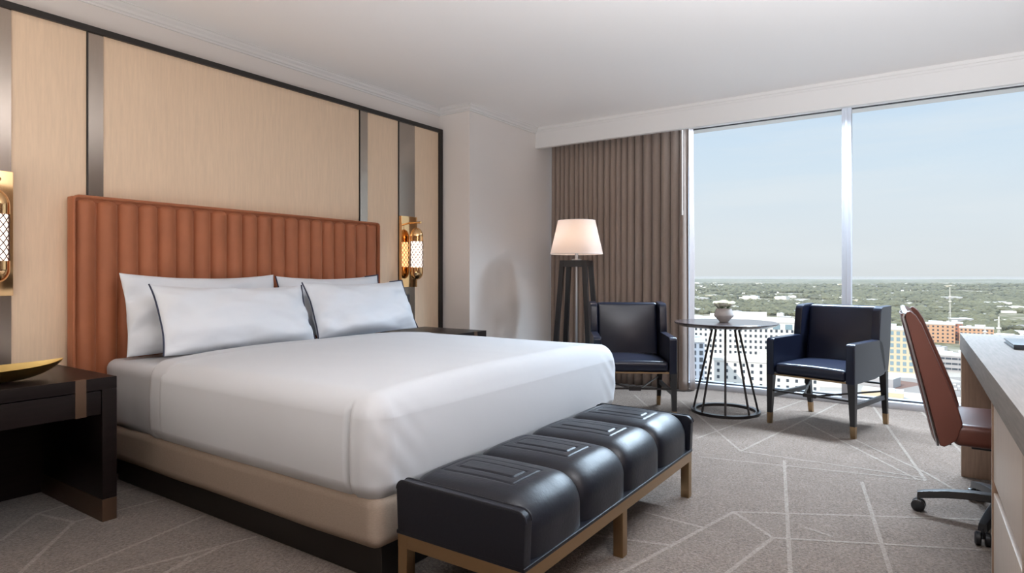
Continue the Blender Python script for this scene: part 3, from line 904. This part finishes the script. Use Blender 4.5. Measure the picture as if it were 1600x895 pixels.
# ------------------------------------------------------------------ armchairs
def armchair():
    t_ = thing('armchair', '', 'armchair')
    # seat
    def sfn(o, n):
        o = o.copy()
        if n.z > .3: o.z += .014 * max(0, 1 - (o.x / .26) ** 2) * max(0, 1 - ((o.y + .07) / .30) ** 4)
        return o
    rbox_mb(-.252, .252, -.335, .20, .372, .452, .028, .03, sfn).build('seat', M_leather2, t_, angle=70)
    MB().box(-.262, .262, -.326, -.31, .362, .374, bev=.002).build('front_trim', M_brass, t_)
    for sx in (-1, 1):
        # arm panel (side profile in y,z), thin and slightly flared
        prof = [(-.338, .36), (-.338, .612), (-.330, .628), (-.312, .636), (.13, .640), (.165, .60), (.215, .43), (.19, .385), (.02, .366), (-.25, .362)]
        a, b_ = (.252, .310) if sx > 0 else (-.310, -.252)
        MB().prism(prof, a, b_).build('arm', M_leather2, t_, bevel=.010)
        # wing
        wp = [(.085, .60), (.095, .70), (.115, .835), (.130, .862), (.165, .872), (.325, .878), (.305, .60), (.262, .40), (.18, .40), (.13, .50)]
        MB().prism(wp, a, b_).build('wing', M_leather2, t_, bevel=.010)
        # legs
        fl_ = MB().taper((sx * .293, -.312, .078), (sx * .285, -.308, .375), .032, .050)
        l_ = fl_.build('leg', M_ebony, t_, bevel=.002)
        MB().taper((sx * .294, -.3125, 0), (sx * .293, -.312, .080), .029, .0335).build('brass_sabot', M_brass, l_, smooth=False)
        bl_ = MB().taper((sx * .275, .300, .078), (sx * .280, .250, .40), .032, .048)
        l2 = bl_.build('leg', M_ebony, t_, bevel=.002)
        MB().taper((sx * .274, .312, 0), (sx * .275, .300, .080), .029, .0335).build('brass_sabot', M_brass, l2, smooth=False)
        # side stretcher
        MB().hexa([(sx * .292 - .011, -.31, .190), (sx * .292 + .011, -.31, .190), (sx * .277 + .011, .285, .190), (sx * .277 - .011, .285, .190)],
                  [(sx * .292 - .011, -.31, .222), (sx * .292 + .011, -.31, .222), (sx * .277 + .011, .285, .222), (sx * .277 - .011, .285, .222)]).build('side_stretcher', M_ebony, t_, smooth=False)
    # back cushion
    def bfn(o, n):
        o = o.copy()
        zt = (o.z - .40) / .47
        if n.y < -.3: o.y -= .020 * max(0, 1 - (o.x / .25) ** 2) * math.sin(PI * min(1, max(0, zt)))
        o.y += .075 * (zt - .0)
        return o
    rbox_mb(-.250, .250, .155, .255, .40, .872, .022, .035, bfn).build('backrest', M_leather2, t_, angle=70)
    MB().box(-.285, .285, -.318, -.306, .240, .252).box(-.045, .045, -.322, -.300, .232, .258, bev=.003).build('front_rod', M_rod, t_)
    MB().tube([(-.04, -.31, .246), (-.265, .27, .246)], .007, 8).tube([(.04, -.31, .246), (.265, .27, .246)], .007, 8).build('diagonal_rod', M_rod, t_)
    MB().tube([(-.27, .28, .30), (.27, .28, .30)], .008, 8).build('rear_rod', M_ebony, t_)
    return t_
c2 = armchair()
c2.location = (5.135, .644, 0); c2.rotation_euler.z = R(163.9 + 90)
c2['label'] = 'navy leather armchair right of the round table, in front of the glass'
c1 = copy_tree(c2)
c1.location = (4.66, 2.02, 0); c1.rotation_euler.z = R(210 + 90)
c1['label'] = 'navy leather armchair left of the round table, in front of the curtain'

# ------------------------------------------------------------------ round table
TC = (5.105, 1.39)
tb = thing('round_table', 'small round dark pedestal table with slim rods between the two armchairs', 'table', (TC[0], TC[1], 0))
MB().lathe([(.0005, .690), (.34, .690), (.375, .700), (.400, .716), (.401, .721), (.396, .7245), (.0005, .7245)], n=72).build('table_top', M_table, tb, angle=30)
MB().lathe([(.0005, .674), (.115, .674), (.115, .691), (.0005, .691)], n=40).build('mounting_plate', M_rod, tb, angle=30)
MB().lathe([(.228, 0), (.266, 0), (.266, .022), (.228, .022), (.228, 0)], n=64, cap=False).build('base_ring', M_rod, tb, angle=30)
th0 = math.atan2(-TC[1], -TC[0])
for k in range(8):
    a = th0 + 2 * PI * k / 8
    MB().tube([(.247 * math.cos(a), .247 * math.sin(a), .015), (.098 * math.cos(a), .098 * math.sin(a), .680)], .0085, 10).build('rod_leg', M_rod, tb)

# vase with roses
va = thing('flower_bowl', 'small grey ceramic bowl of cream roses on the round table', 'vase', (5.10, 1.40, .7255))
MB().lathe([(.0005, 0), (.034, 0), (.036, .004), (.074, .045), (.0765, .056), (.060, .106), (.057, .108), (.055, .104), (.070, .055), (.0005, .02)], n=8 * 6).build('ceramic_bowl', M_ceramic, va, angle=40)
rr = random.Random(5)
def rose(cx, cy, cz, r, tilt):
    mb = MB()
    for ring_, (n_, rad, hgt, op) in enumerate(((3, .35, 1.0, .15), (4, .6, .95, .35), (5, .85, .85, .6), (6, 1.0, .7, .95))):
        for k in range(n_):
            a0 = 2 * PI * k / n_ + ring_ * .7
            def pf_(u, v):
                aa = a0 + (u - .5) * 2 * PI / n_ * 1.35
                rad_ = r * (.15 + (rad - .15) * math.sin(v * PI / 2) + op * .18 * v ** 3)
                z = r * (-.55 + (hgt + .45) * v) * (1 - .12 * (2 * u - 1) ** 2 * v)
                return (cx + rad_ * math.cos(aa) + tilt[0] * z, cy + rad_ * math.sin(aa) + tilt[1] * z, cz + z)
            mb.grid(pf_, 6, 6)
    return mb
spots = [(0, 0, .146, .034, (0, 0))] + [(.046 * math.cos(a), .046 * math.sin(a), .130 + .006 * (i % 2), .034, (.5 * math.cos(a), .5 * math.sin(a))) for i, a in enumerate([0.2, 1.3, 2.3, 3.3, 4.4, 5.4])]
for s_ in spots:
    rose(*s_).build('rose', M_petal, va, angle=80)
for k in range(7):
    a = 2 * PI * k / 7 + .4
    def lfn(u, v):
        w_ = .018 * math.sin(PI * min(1, u * .96 + .02))
        rad_ = .045 + .042 * u
        return (rad_ * math.cos(a) - (v - .5) * 2 * w_ * math.sin(a), rad_ * math.sin(a) + (v - .5) * 2 * w_ * math.cos(a), .104 + .022 * math.sin(u * 2.2) + .004 * abs(v - .5))
    MB().grid(lfn, 8, 4).build('leaf', M_leaf, va, angle=80)

# ------------------------------------------------------------------ desk
desk = thing('desk', 'long weathered oak desk with drawers at the right edge', 'desk', (4.246, -.119, 0), R(1.15))
DL = 3.35
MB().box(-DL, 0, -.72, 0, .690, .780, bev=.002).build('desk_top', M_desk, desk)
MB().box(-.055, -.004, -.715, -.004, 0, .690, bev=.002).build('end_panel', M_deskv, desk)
ob = MB().box(-.115, -.055, -.42, -.215, .575, .688, bev=.003).build('outlet_box', M_gasket, desk)
ob['label'] = 'black outlet box under the top'
cbx1 = -1.648
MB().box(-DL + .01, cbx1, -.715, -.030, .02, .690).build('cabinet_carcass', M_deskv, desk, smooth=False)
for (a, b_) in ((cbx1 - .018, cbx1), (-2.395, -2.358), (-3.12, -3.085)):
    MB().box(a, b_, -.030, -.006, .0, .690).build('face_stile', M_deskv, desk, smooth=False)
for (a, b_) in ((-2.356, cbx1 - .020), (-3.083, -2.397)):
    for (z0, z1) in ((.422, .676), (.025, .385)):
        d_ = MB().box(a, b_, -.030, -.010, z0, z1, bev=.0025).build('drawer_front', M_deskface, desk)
fo = thing('folder', 'black leather compendium folder lying on the desk', 'folder', (3.60, -.42, .7805), R(1.5))
MB().box(-.17, .17, -.24, .14, 0, .004, bev=.001).build('back_cover', M_folder, fo)
MB().box(-.165, .165, -.235, .135, .004, .016).build('pages', M_paper, fo, smooth=False)
MB().box(-.17, .17, -.24, .14, .016, .021, bev=.001).box(-.1705, -.166, -.24, .14, .0005, .0205).build('front_cover', M_folder, fo)

# ------------------------------------------------------------------ office chair
oc = thing('desk_chair', 'brown leather swivel desk chair on black castors pulled up to the desk', 'office chair', (3.475, -.265, 0), 0)
# star base
for k in range(5):
    a = R(18 + 72 * k)
    ca, sa = math.cos(a), math.sin(a)
    prof_ = [(.02, .118, .034), (.12, .116, .030), (.22, .104, .025), (.305, .086, .020), (.33, .078, .018)]
    mb = MB(); vs_ = []
    for (r_, z, w_) in prof_:
        for (dx, dz) in ((-w_, -.020), (w_, -.020), (w_ * .75, .012), (-w_ * .75, .012)):
            vs_.append((r_ * ca - dx * sa, r_ * sa + dx * ca, z + dz))
    fs = []
    for i in range(len(prof_) - 1):
        for j in range(4):
            fs.append((i * 4 + j, i * 4 + (j + 1) % 4, (i + 1) * 4 + (j + 1) % 4, (i + 1) * 4 + j))
    fs += [(0, 1, 2, 3), tuple(range(len(vs_) - 1, len(vs_) - 5, -1))]
    arm_ = mb.add(vs_, fs).build('base_arm', M_blackplastic, oc, bevel=.004)
    cst = MB()
    rot = a + R(60 + 25 * k)
    ax = Vector((math.cos(rot), math.sin(rot), 0))
    c_ = Vector((.325 * ca, .325 * sa, .028))
    for sg in (-1, 1):
        p0 = c_ + ax * sg * .006; p1 = c_ + ax * sg * .027
        cst.tube([p0, p0 + ax * sg * .003, p1 - ax * sg * .004, p1], [.024, .0278, .0278, .022], 24)
    cst.tube([c_ + Vector((0, 0, .0)), c_ + Vector((0, 0, .045))], .007, 10)
    cst.build('caster', M_blackplastic, oc, angle=40)
MB().lathe([(.036, .096), (.038, .132), (.026, .14), (.026, .24), (.018, .24), (.018, .345)], n=28).build('gas_column', M_blackplastic, oc, angle=40)
MB().box(-.11, .11, -.14, .13, .342, .376, bev=.006).build('seat_mechanism', M_blackplastic, oc)
def osf(o, n):
    o = o.copy()
    if n.z > .3: o.z -= .012 * max(0, 1 - (o.x / .2) ** 2)
    if o.y < -.2: o.z -= .03 * ((-.2 - o.y) / .1) ** 2
    return o
rbox_mb(-.245, .245, -.30, .20, .375, .468, .030, .03, osf).build('seat_cushion', M_brown, oc, angle=70)
rear = [(.245, .371), (.278, .52), (.312, .67), (.342, .80), (.370, .915)]
front = [(.352, .946), (.330, .925), (.308, .885), (.280, .81), (.248, .725), (.216, .64), (.186, .555), (.164, .475), (.185, .40)]
for sx in (-1, 1):
    a, b_ = (.205, .25) if sx > 0 else (-.25, -.205)
    poly = [(.228, .366)] + rear + [(.366, .938)] + front
    MB().prism(poly, a, b_).build('side_wing', M_brown, oc, bevel=.008)
def obf(u, v):
    z = .372 + v * .560
    yr = .247 + (z - .371) * .225
    return u, z, yr
bmb = MB()
vs_ = []
nU, nV = 24, 24
for side in (0, 1):
    for i in range(nU + 1):
        for j in range(nV + 1):
            u = -1 + 2 * i / nU; v = j / nV
            top = .93 + .025 * (1 - u * u)
            z = .372 + v * (top - .372)
            yr = .247 + (z - .371) * .225 + .018 * (1 - u * u)
            y_ = yr - (.045 * (1 - v ** 6 * .6) if side == 0 else 0)
            vs_.append((u * .215, y_, z))
fs = []
S = (nU + 1) * (nV + 1)
for side in (0, 1):
    for i in range(nU):
        for j in range(nV):
            a = side * S + i * (nV + 1) + j
            fs.append((a, a + nV + 1, a + nV + 2, a + 1))
for i in range(nU):
    for j in (0, nV):
        a = i * (nV + 1) + j
        fs.append((a, a + nV + 1, a + nV + 1 + S, a + S))
bmb.add(vs_, fs).build('backrest', M_brown, oc, angle=50)
rim = MB()
sp = []
for i in range(25):
    u = -1 + 2 * i / 24
    sp.append((u * .252, .372 + .018 * (1 - u * u), .930 + .022 * (1 - u * u)))
rim.tube(sp, .006, 8)
for sx in (-1, 1):
    rim.tube([(sx * .251, y_ + .006, z) for (y_, z) in rear] + [(sx * .252, .372, .930)], .005, 8)
rim.build('metal_rim', M_alu, oc)['label'] = 'thin aluminium rim'
rs = MB()
vs_ = []
for i in range(13):
    for j in range(13):
        u = -1 + i / 6; v = j / 12
        z = .385 + v * .545
        vs_.append((u * .25, .247 + (z - .371) * .225 + .010 + .018 * (1 - u * u), z))
rs.add(vs_, [(i * 13 + j, (i + 1) * 13 + j, (i + 1) * 13 + j + 1, i * 13 + j + 1) for i in range(12) for j in range(12)])
ro = rs.build('rear_shell', M_brown, oc, angle=60)
ro.modifiers.new('thickness', 'SOLIDIFY').thickness = .006

# ================================================================== the city below
GZ = -100.0
def polar(b_, D): return (D * math.cos(R(b_)), D * math.sin(R(b_)))
m, t, b = new_mat('city_ground')
tcn = N(t, 'ShaderNodeTexCoord')
def gn(scale, detail, rough=0.6):
    n = N(t, 'ShaderNodeTexNoise', i_Scale=scale, i_Detail=detail, i_Roughness=rough)
    t.links.new(tcn.outputs['Object'], n.inputs['Vector']); return n
n1 = gn(.0022, 8, .7); n2 = gn(.02, 5); n3 = gn(.0006, 3)
ra = N(t, 'ShaderNodeValToRGB')
e_ = ra.color_ramp.elements
e_[0].position = .36; e_[0].color = (.085, .105, .06, 1)
e_[1].position = .66; e_[1].color = (.50, .46, .40, 1)
q = e_.new(.47); q.color = (.15, .155, .09, 1)
q = e_.new(.55); q.color = (.30, .27, .21, 1)
ad = N(t, 'ShaderNodeMath', operation='MULTIPLY_ADD', i_1=.45); t.links.new(n2.outputs[0], ad.inputs[0])
sb = N(t, 'ShaderNodeMath', operation='MULTIPLY_ADD', i_1=.6, i_2=-.02); t.links.new(n1.outputs[0], sb.inputs[0]); t.links.new(sb.outputs[0], ad.inputs[2])
t.links.new(ad.outputs[0], ra.inputs[0])
# paved town centre close to the tower, woodland beyond: real land cover by place
sx_ = N(t, 'ShaderNodeSeparateXYZ'); t.links.new(tcn.outputs['Object'], sx_.inputs[0])
mr = N(t, 'ShaderNodeMapRange'); mr.inputs[1].default_value = 1150; mr.inputs[2].default_value = 800
t.links.new(sx_.outputs['X'], mr.inputs[0])
vo = N(t, 'ShaderNodeTexVoronoi', i_Scale=.022); t.links.new(tcn.outputs['Object'], vo.inputs['Vector'])
vr = N(t, 'ShaderNodeValToRGB'); vr.color_ramp.interpolation = 'CONSTANT'
ve = vr.color_ramp.elements
ve[0].position = 0; ve[0].color = (.52, .49, .46, 1); ve[1].position = .35; ve[1].color = (.34, .32, .31, 1)
q = ve.new(.55); q.color = (.66, .63, .59, 1); q = ve.new(.75); q.color = (.24, .16, .14, 1); q = ve.new(.85); q.color = (.42, .40, .38, 1)
sv = N(t, 'ShaderNodeSeparateColor'); t.links.new(vo.outputs['Color'], sv.inputs[0]); t.links.new(sv.outputs[0], vr.inputs[0])
mxg = N(t, 'ShaderNodeMix', data_type='RGBA')
t.links.new(mr.outputs[0], mxg.inputs['Factor']); t.links.new(ra.outputs[0], mxg.inputs['A']); t.links.new(vr.outputs[0], mxg.inputs['B'])
dk = N(t, 'ShaderNodeMix', data_type='RGBA', blend_type='MULTIPLY'); dk.inputs['Factor'].default_value = 1; dk.inputs['B'].default_value = (.82, .80, .77, 1)
t.links.new(mxg.outputs['Result'], dk.inputs['A']); t.links.new(dk.outputs['Result'], b.inputs['Base Color']); b.inputs['Roughness'].default_value = 1
b.inputs['Specular IOR Level'].default_value = 0.05
M_ground = m
gm = MB()
nA, nR_ = 24, 40
vs_ = []
for i in range(nA + 1):
    bb = -22 + 64 * i / nA
    for j in range(nR_ + 1):
        D = 120 * (17500 / 120) ** (j / nR_)
        x, y = polar(bb, D)
        z = GZ + 14 * (noise.noise(Vector((x / 1800, y / 1800, 0))) + .3) * min(1, max(0, (D - 1800) / 4000))
        vs_.append((x, y, z))
gm.add(vs_, [(i * (nR_ + 1) + j, (i + 1) * (nR_ + 1) + j, (i + 1) * (nR_ + 1) + j + 1, i * (nR_ + 1) + j + 1) for i in range(nA) for j in range(nR_)])
go = gm.build('ground', M_ground, angle=180, merge=0)
structure(go)

def bmat(name, c): return mat(name, tuple(q * .85 for q in c[:3]) + (1,), .85)
B_white = bmat('white_concrete', (.80, .76, .70, 1))
B_blue = bmat('blue_grey_wall', (.40, .45, .53, 1))
B_tan = bmat('tan_stone', (.62, .52, .36, 1))
B_brick = bmat('red_brick', (.45, .19, .12, 1))
B_brick2 = bmat('orange_brick', (.62, .36, .22, 1))
B_pale = bmat('pale_render', (.72, .68, .62, 1))
B_grey = bmat('grey_render', (.42, .40, .40, 1))
B_roof = bmat('roof_membrane', (.62, .61, .59, 1))
B_win = mat('dark_window', (.05, .06, .075, 1), .4)
B_winb = mat('tinted_window', (.20, .27, .30, 1), .3)

def building(name, label, b_, D, rz, w_, dp, h_, wall, floors=0, cols=0, ww=1.4, wh=1.6, winmat=None, top_windows=None, parapet=1.5, maxw=100, z_lo=0.0):
    """a block: footprint centred on its front edge, front looks along local -X"""
    x, y = polar(b_, D)
    t_ = thing(name, label, 'building', (x, y, GZ), R(rz))
    MB().box(0, dp, -w_ / 2, w_ / 2, 0, h_).build('wall', wall, t_, smooth=False)
    rf_ = MB().box(-.4, dp + .4, -w_ / 2 - .4, w_ / 2 + .4, h_, h_ + parapet)
    rf_.box(dp * .3, dp * .6, -w_ * .25, w_ * .05, h_ + parapet, h_ + parapet + 3.5).box(dp * .5, dp * .75, w_ * .15, w_ * .3, h_ + parapet, h_ + parapet + 2)
    rf_.build('roof', B_roof if wall is not B_white else B_white, t_, smooth=False)
    wm = winmat or B_win
    cnt = 0; rest = MB()
    proto = None
    if floors:
        fh = (h_ - z_lo) / floors; cwd = w_ / cols
        tw = []
        for f in range(floors - 1, -1, -1):
            for c_ in range(cols):
                cyy = -w_ / 2 + (c_ + .5) * cwd; czz = z_lo + (f + .5) * fh
                tw.append((cyy, czz))
        if top_windows:
            tw = [q2 for q2 in tw if q2[1] < h_ - fh * 1.2]
        me0 = None
        for (cyy, czz) in tw:
            if cnt < maxw:
                if me0 is None:
                    o = MB().box(-.15, .1, -ww / 2, ww / 2, -wh / 2, wh / 2).build('window', wm, t_, smooth=False); me0 = o
                else:
                    o = me0.copy(); COL.objects.link(o); o.parent = t_
                o.location = (0, cyy, czz)
            else:
                rest.box(-.15, .1, cyy - ww / 2, cyy + ww / 2, czz - wh / 2, czz + wh / 2)
            cnt += 1
        if top_windows:
            n_, tw_, th_ = top_windows
            for k in range(n_):
                cyy = -w_ / 2 + (k + .5) * w_ / n_
                MB().box(-.2, .1, -tw_ / 2, tw_ / 2, -th_ / 2, th_ / 2).build('top_floor_window', B_winb, t_, smooth=False, loc=(0, cyy, h_ - fh * .75))
        if rest.f:
            o = rest.build('window', wm, t_, smooth=False); o['kind'] = 'stuff'
    return t_
# big white tower seen through the table legs
building('tower_block', 'large white tower block with rows of small square windows behind the round table', 14.0, 372, 14, 56, 22, 75, B_white, 24, 21, 1.15, 1.5, top_windows=(9, 3.6, 2.8), z_lo=0)
building('slab_block', 'blue grey slab building beside the white tower near the curtain', 18.4, 300, 22, 15, 20, 70, B_blue, 22, 5, 1.5, 2.0)
building('wing_block', 'lower white wing with dark window columns in front of the white tower', 12.0, 330, 13, 48, 8, 58, B_white, 18, 12, 1.2, 1.5)
building('office_block', 'tan stone office block with pale roof right of the right armchair', 4.0, 760, 3, 84, 40, 44, B_tan, 7, 15, 3.2, 4.0, winmat=B_winb)
building('brick_block', 'long orange brick building above the desk chair back', .2, 1130, 0, 60, 30, 27, B_brick2, 5, 10, 2.4, 2.4)
building('brick_block', 'dark red brick building between the orange blocks', -1.15, 1180, -2, 26, 24, 26, B_brick, 5, 5, 2.4, 2.4)
building('brick_block', 'orange brick building just left of the desk corner', -2.6, 1120, -3, 40, 26, 24, B_brick2, 5, 8, 2.4, 2.4)
building('brick_house', 'small red brick building at the right edge above the desk', -4.9, 1020, -4, 50, 18, 15, B_brick, 3, 8, 2.0, 2.0)
building('salmon_block', 'salmon coloured low block behind the flower bowl', 13.8, 1300, 12, 60, 30, 20, B_brick2, 4, 9, 3, 2.5)
building('apartment_block', 'pale apartment block left of the flower bowl', 16.6, 820, 16, 52, 26, 32, B_pale, 8, 12, 2, 2)
building('parking_block', 'low grey parking building under the orange brick block', -1.7, 800, -2, 50, 26, 16, B_grey, 3, 9, 5, 2)
# masts
def mast(label, b_, D, h_):
    x, y = polar(b_, D)
    t_ = thing('radio_mast', label, 'mast', (x, y, GZ))
    mm = MB()
    for k in range(3):
        a = 2 * PI * k / 3
        mm.tube([(2.2 * math.cos(a), 2.2 * math.sin(a), 0), (.5 * math.cos(a), .5 * math.sin(a), h_)], .28, 6)
    for j in range(12):
        z = h_ * j / 12; r_ = 2.2 - 1.7 * j / 12; z2 = h_ * (j + 1) / 12; r2 = 2.2 - 1.7 * (j + 1) / 12
        for k in range(3):
            a = 2 * PI * k / 3; a2 = 2 * PI * (k + 1) / 3
            mm.tube([(r_ * math.cos(a), r_ * math.sin(a), z), (r2 * math.cos(a2), r2 * math.sin(a2), z2)], .15, 5)
    mm.build('lattice', B_pale, t_, smooth=False)
    MB().box(-1.8, 1.8, -2.6, 2.6, h_ * .62, h_ * .65).box(-1.6, 1.6, -2.2, 2.2, h_ * .74, h_ * .77).build('antenna_platform', B_pale, t_, smooth=False)
    return t_
mast('pale lattice radio mast above the desk', -3.9, 900, 54)
mast('thin lattice radio mast behind the desk chair', -1.0, 1500, 78)
mast('short pale radio mast left of the taller one above the desk', -3.1, 1000, 38)

# low buildings scattered over the plain (too many alike to tell apart)
rn = random.Random(11)
protos = []
for i, (wm_, rfm) in enumerate(((B_pale, B_roof), (B_white, B_white), (B_grey, B_roof), (B_tan, B_roof), (B_pale, B_grey))):
    mb = MB().box(-.5, .5, -.5, .5, 0, .8)
    mb.m = 1
    mb.box(-.5, .5, -.5, .5, .8, .85)
    mb.box(-.2, .1, -.3, 0, .85, 1.0)
    me = mb.build('low_building', [wm_, rfm], smooth=False)
    protos.append(me)
cnt = 0
placed = [(*polar(b_, D + dd), rr_) for b_, D, dd, rr_ in ((14, 372, 10, 45), (18.4, 300, 10, 20), (12, 330, 5, 32), (4, 760, 20, 60), (.2, 1130, 15, 42), (-1.15, 1180, 12, 24), (-2.6, 1120, 13, 30), (-4.9, 1020, 9, 34), (13.8, 1300, 15, 42), (16.6, 820, 13, 38), (-1.7, 800, 13, 36), (-3.9, 900, 0, 8), (-1, 1500, 0, 8), (-3.1, 1000, 0, 8))]
while cnt < 285:
    bb = rn.uniform(-6.5, 19.5)
    u_ = rn.random()
    D = 560 * (7200 / 560) ** (u_ ** .9)
    if 12 < bb and D < 560: continue
    x, y = polar(bb, D)
    sc_ = 1 + D / 6000
    big = rn.random() < .22
    w_ = rn.uniform(24, 50) * sc_ if big else rn.uniform(10, 24) * sc_
    l_ = rn.uniform(16, 34) * sc_ if big else rn.uniform(9, 18) * sc_
    h_ = (rn.uniform(8, 14) if big else rn.uniform(5, 9)) * (1 + D / 9000)
    me_r = math.hypot(w_, l_) / 2 + 3
    if any((x - a) ** 2 + (y - b_) ** 2 < (r_ + me_r) ** 2 for a, b_, r_ in placed): continue
    if D < 1000 and abs(bb - 3) < 4.4 and 690 < D < 860: continue
    if 1000 < D < 1220 and -3.6 < bb < 1.6: continue
    placed.append((x, y, me_r))
    if cnt < 5: o = protos[cnt]
    else:
        o = protos[rn.choice([0, 0, 1, 1, 1, 2, 3, 4])].copy(); COL.objects.link(o)
    z = GZ + 14 * (noise.noise(Vector((x / 1800, y / 1800, 0))) + .3) * min(1, max(0, (D - 1800) / 4000))
    o.location = (x, y, z - .5); o.scale = (l_, w_, h_); o.rotation_euler.z = R(rn.choice([2, 2, 2, 20, -15]) + rn.uniform(-3, 3))
    tag(o, 'small pale low building far out on the plain', 'building', 'low buildings on the plain')
    cnt += 1

# woodland between the buildings
M_tree = mat('tree_canopy', (.11, .105, .06, 1), .95, var=.5, vscale=.02)
ico = bmesh.new(); bmesh.ops.create_icosphere(ico, subdivisions=1, radius=1)
iv = [v.co.copy() for v in ico.verts]; ifc = [[v.index for v in f.verts] for f in ico.faces]; ico.free()
tv = []; tf = []
rt = random.Random(21)
k = 0
while k < 14000:
    bb = rt.uniform(-13, 22)
    D = 640 * (6500 / 640) ** (rt.random() ** .85)
    x, y = polar(bb, D)
    dens = noise.noise(Vector((x / 420, y / 420, 3))) + .5 * noise.noise(Vector((x / 120, y / 120, 8)))
    lim = .32 if D < 1000 else (.05 if D < 1500 else (-.05 if bb > 9 else -.16))
    if -3.8 < bb < 5 and 1180 < D < 2200: lim = -.9
    if dens < lim: k += .05; continue
    if 690 < D < 820 and -1 < bb < 8: continue
    if 1060 < D < 1160 and -4 < bb < 2: continue
    s_ = rt.uniform(4.5, 8.5) * (1 + D / 3500)
    if any((x - a) ** 2 + (y - b_) ** 2 < (r_ + s_ * 1.1) ** 2 for a, b_, r_ in placed if abs(x - a) < 130): continue
    hz = rt.uniform(.7, 1.0) * s_ * .8
    z = GZ + 14 * (noise.noise(Vector((x / 1800, y / 1800, 0))) + .3) * min(1, max(0, (D - 1800) / 4000))
    o_ = len(tv)
    for p in iv:
        tv.append((x + p.x * s_ * rt.uniform(.85, 1.15), y + p.y * s_ * rt.uniform(.85, 1.15), z + hz * .6 + p.z * hz))
    for f in ifc: tf.append([i + o_ for i in f])
    k += 1
me = bpy.data.meshes.new('woodland'); me.from_pydata(tv, [], tf); me.materials.append(M_tree)
wo_ = bpy.data.objects.new('woodland', me); COL.objects.link(wo_)
tag(wo_, 'olive green tree canopy spreading between the distant buildings', 'trees', kind='stuff')

# parked cars in the lots below
cmb = MB()
rc = random.Random(31)
for lot in range(60):
    bb = rc.uniform(-4.5, 9); D = rc.uniform(500, 700)
    x, y = polar(bb, D)
    if any((x + 14 - a) ** 2 + (y + 17 - b_) ** 2 < (r_ + 26) ** 2 for a, b_, r_ in placed): continue
    placed.append((x + 14, y + 17, 24))
    for i in range(4):
        for j in range(12):
            if rc.random() < .3: continue
            cmb.m = rc.choice([0, 0, 1, 2])
            ax_, ay_ = x + i * 9 + rc.uniform(-.4, .4), y + j * 2.9
            cmb.box(ax_ - 2.3, ax_ + 2.3, ay_ - .95, ay_ + .95, GZ + .3, GZ + 1.0)
            cmb.box(ax_ - 1.2, ax_ + 1.3, ay_ - .85, ay_ + .85, GZ + 1.0, GZ + 1.6)
tag(cmb.build('parked_cars', [B_pale, B_grey, B_win], smooth=False, merge=0), 'rows of parked cars in the lots far below the window', 'cars', kind='stuff')

# thin summer haze lying over the plain
m = bpy.data.materials.new('valley_haze'); m.use_nodes = True; t = m.node_tree; t.nodes.clear()
v_ = N(t, 'ShaderNodeVolumeScatter'); v_.inputs['Color'].default_value = (.70, .78, .86, 1); v_.inputs['Density'].default_value = .00004; v_.inputs['Anisotropy'].default_value = .1
ou = N(t, 'ShaderNodeOutputMaterial'); t.links.new(v_.outputs[0], ou.inputs['Volume'])
hz_ = MB().box(420, 12500, -7500, 11000, GZ - 30, -14).build('haze', m, smooth=False)
tag(hz_, 'thin pale haze over the distant plain', 'haze', kind='stuff')
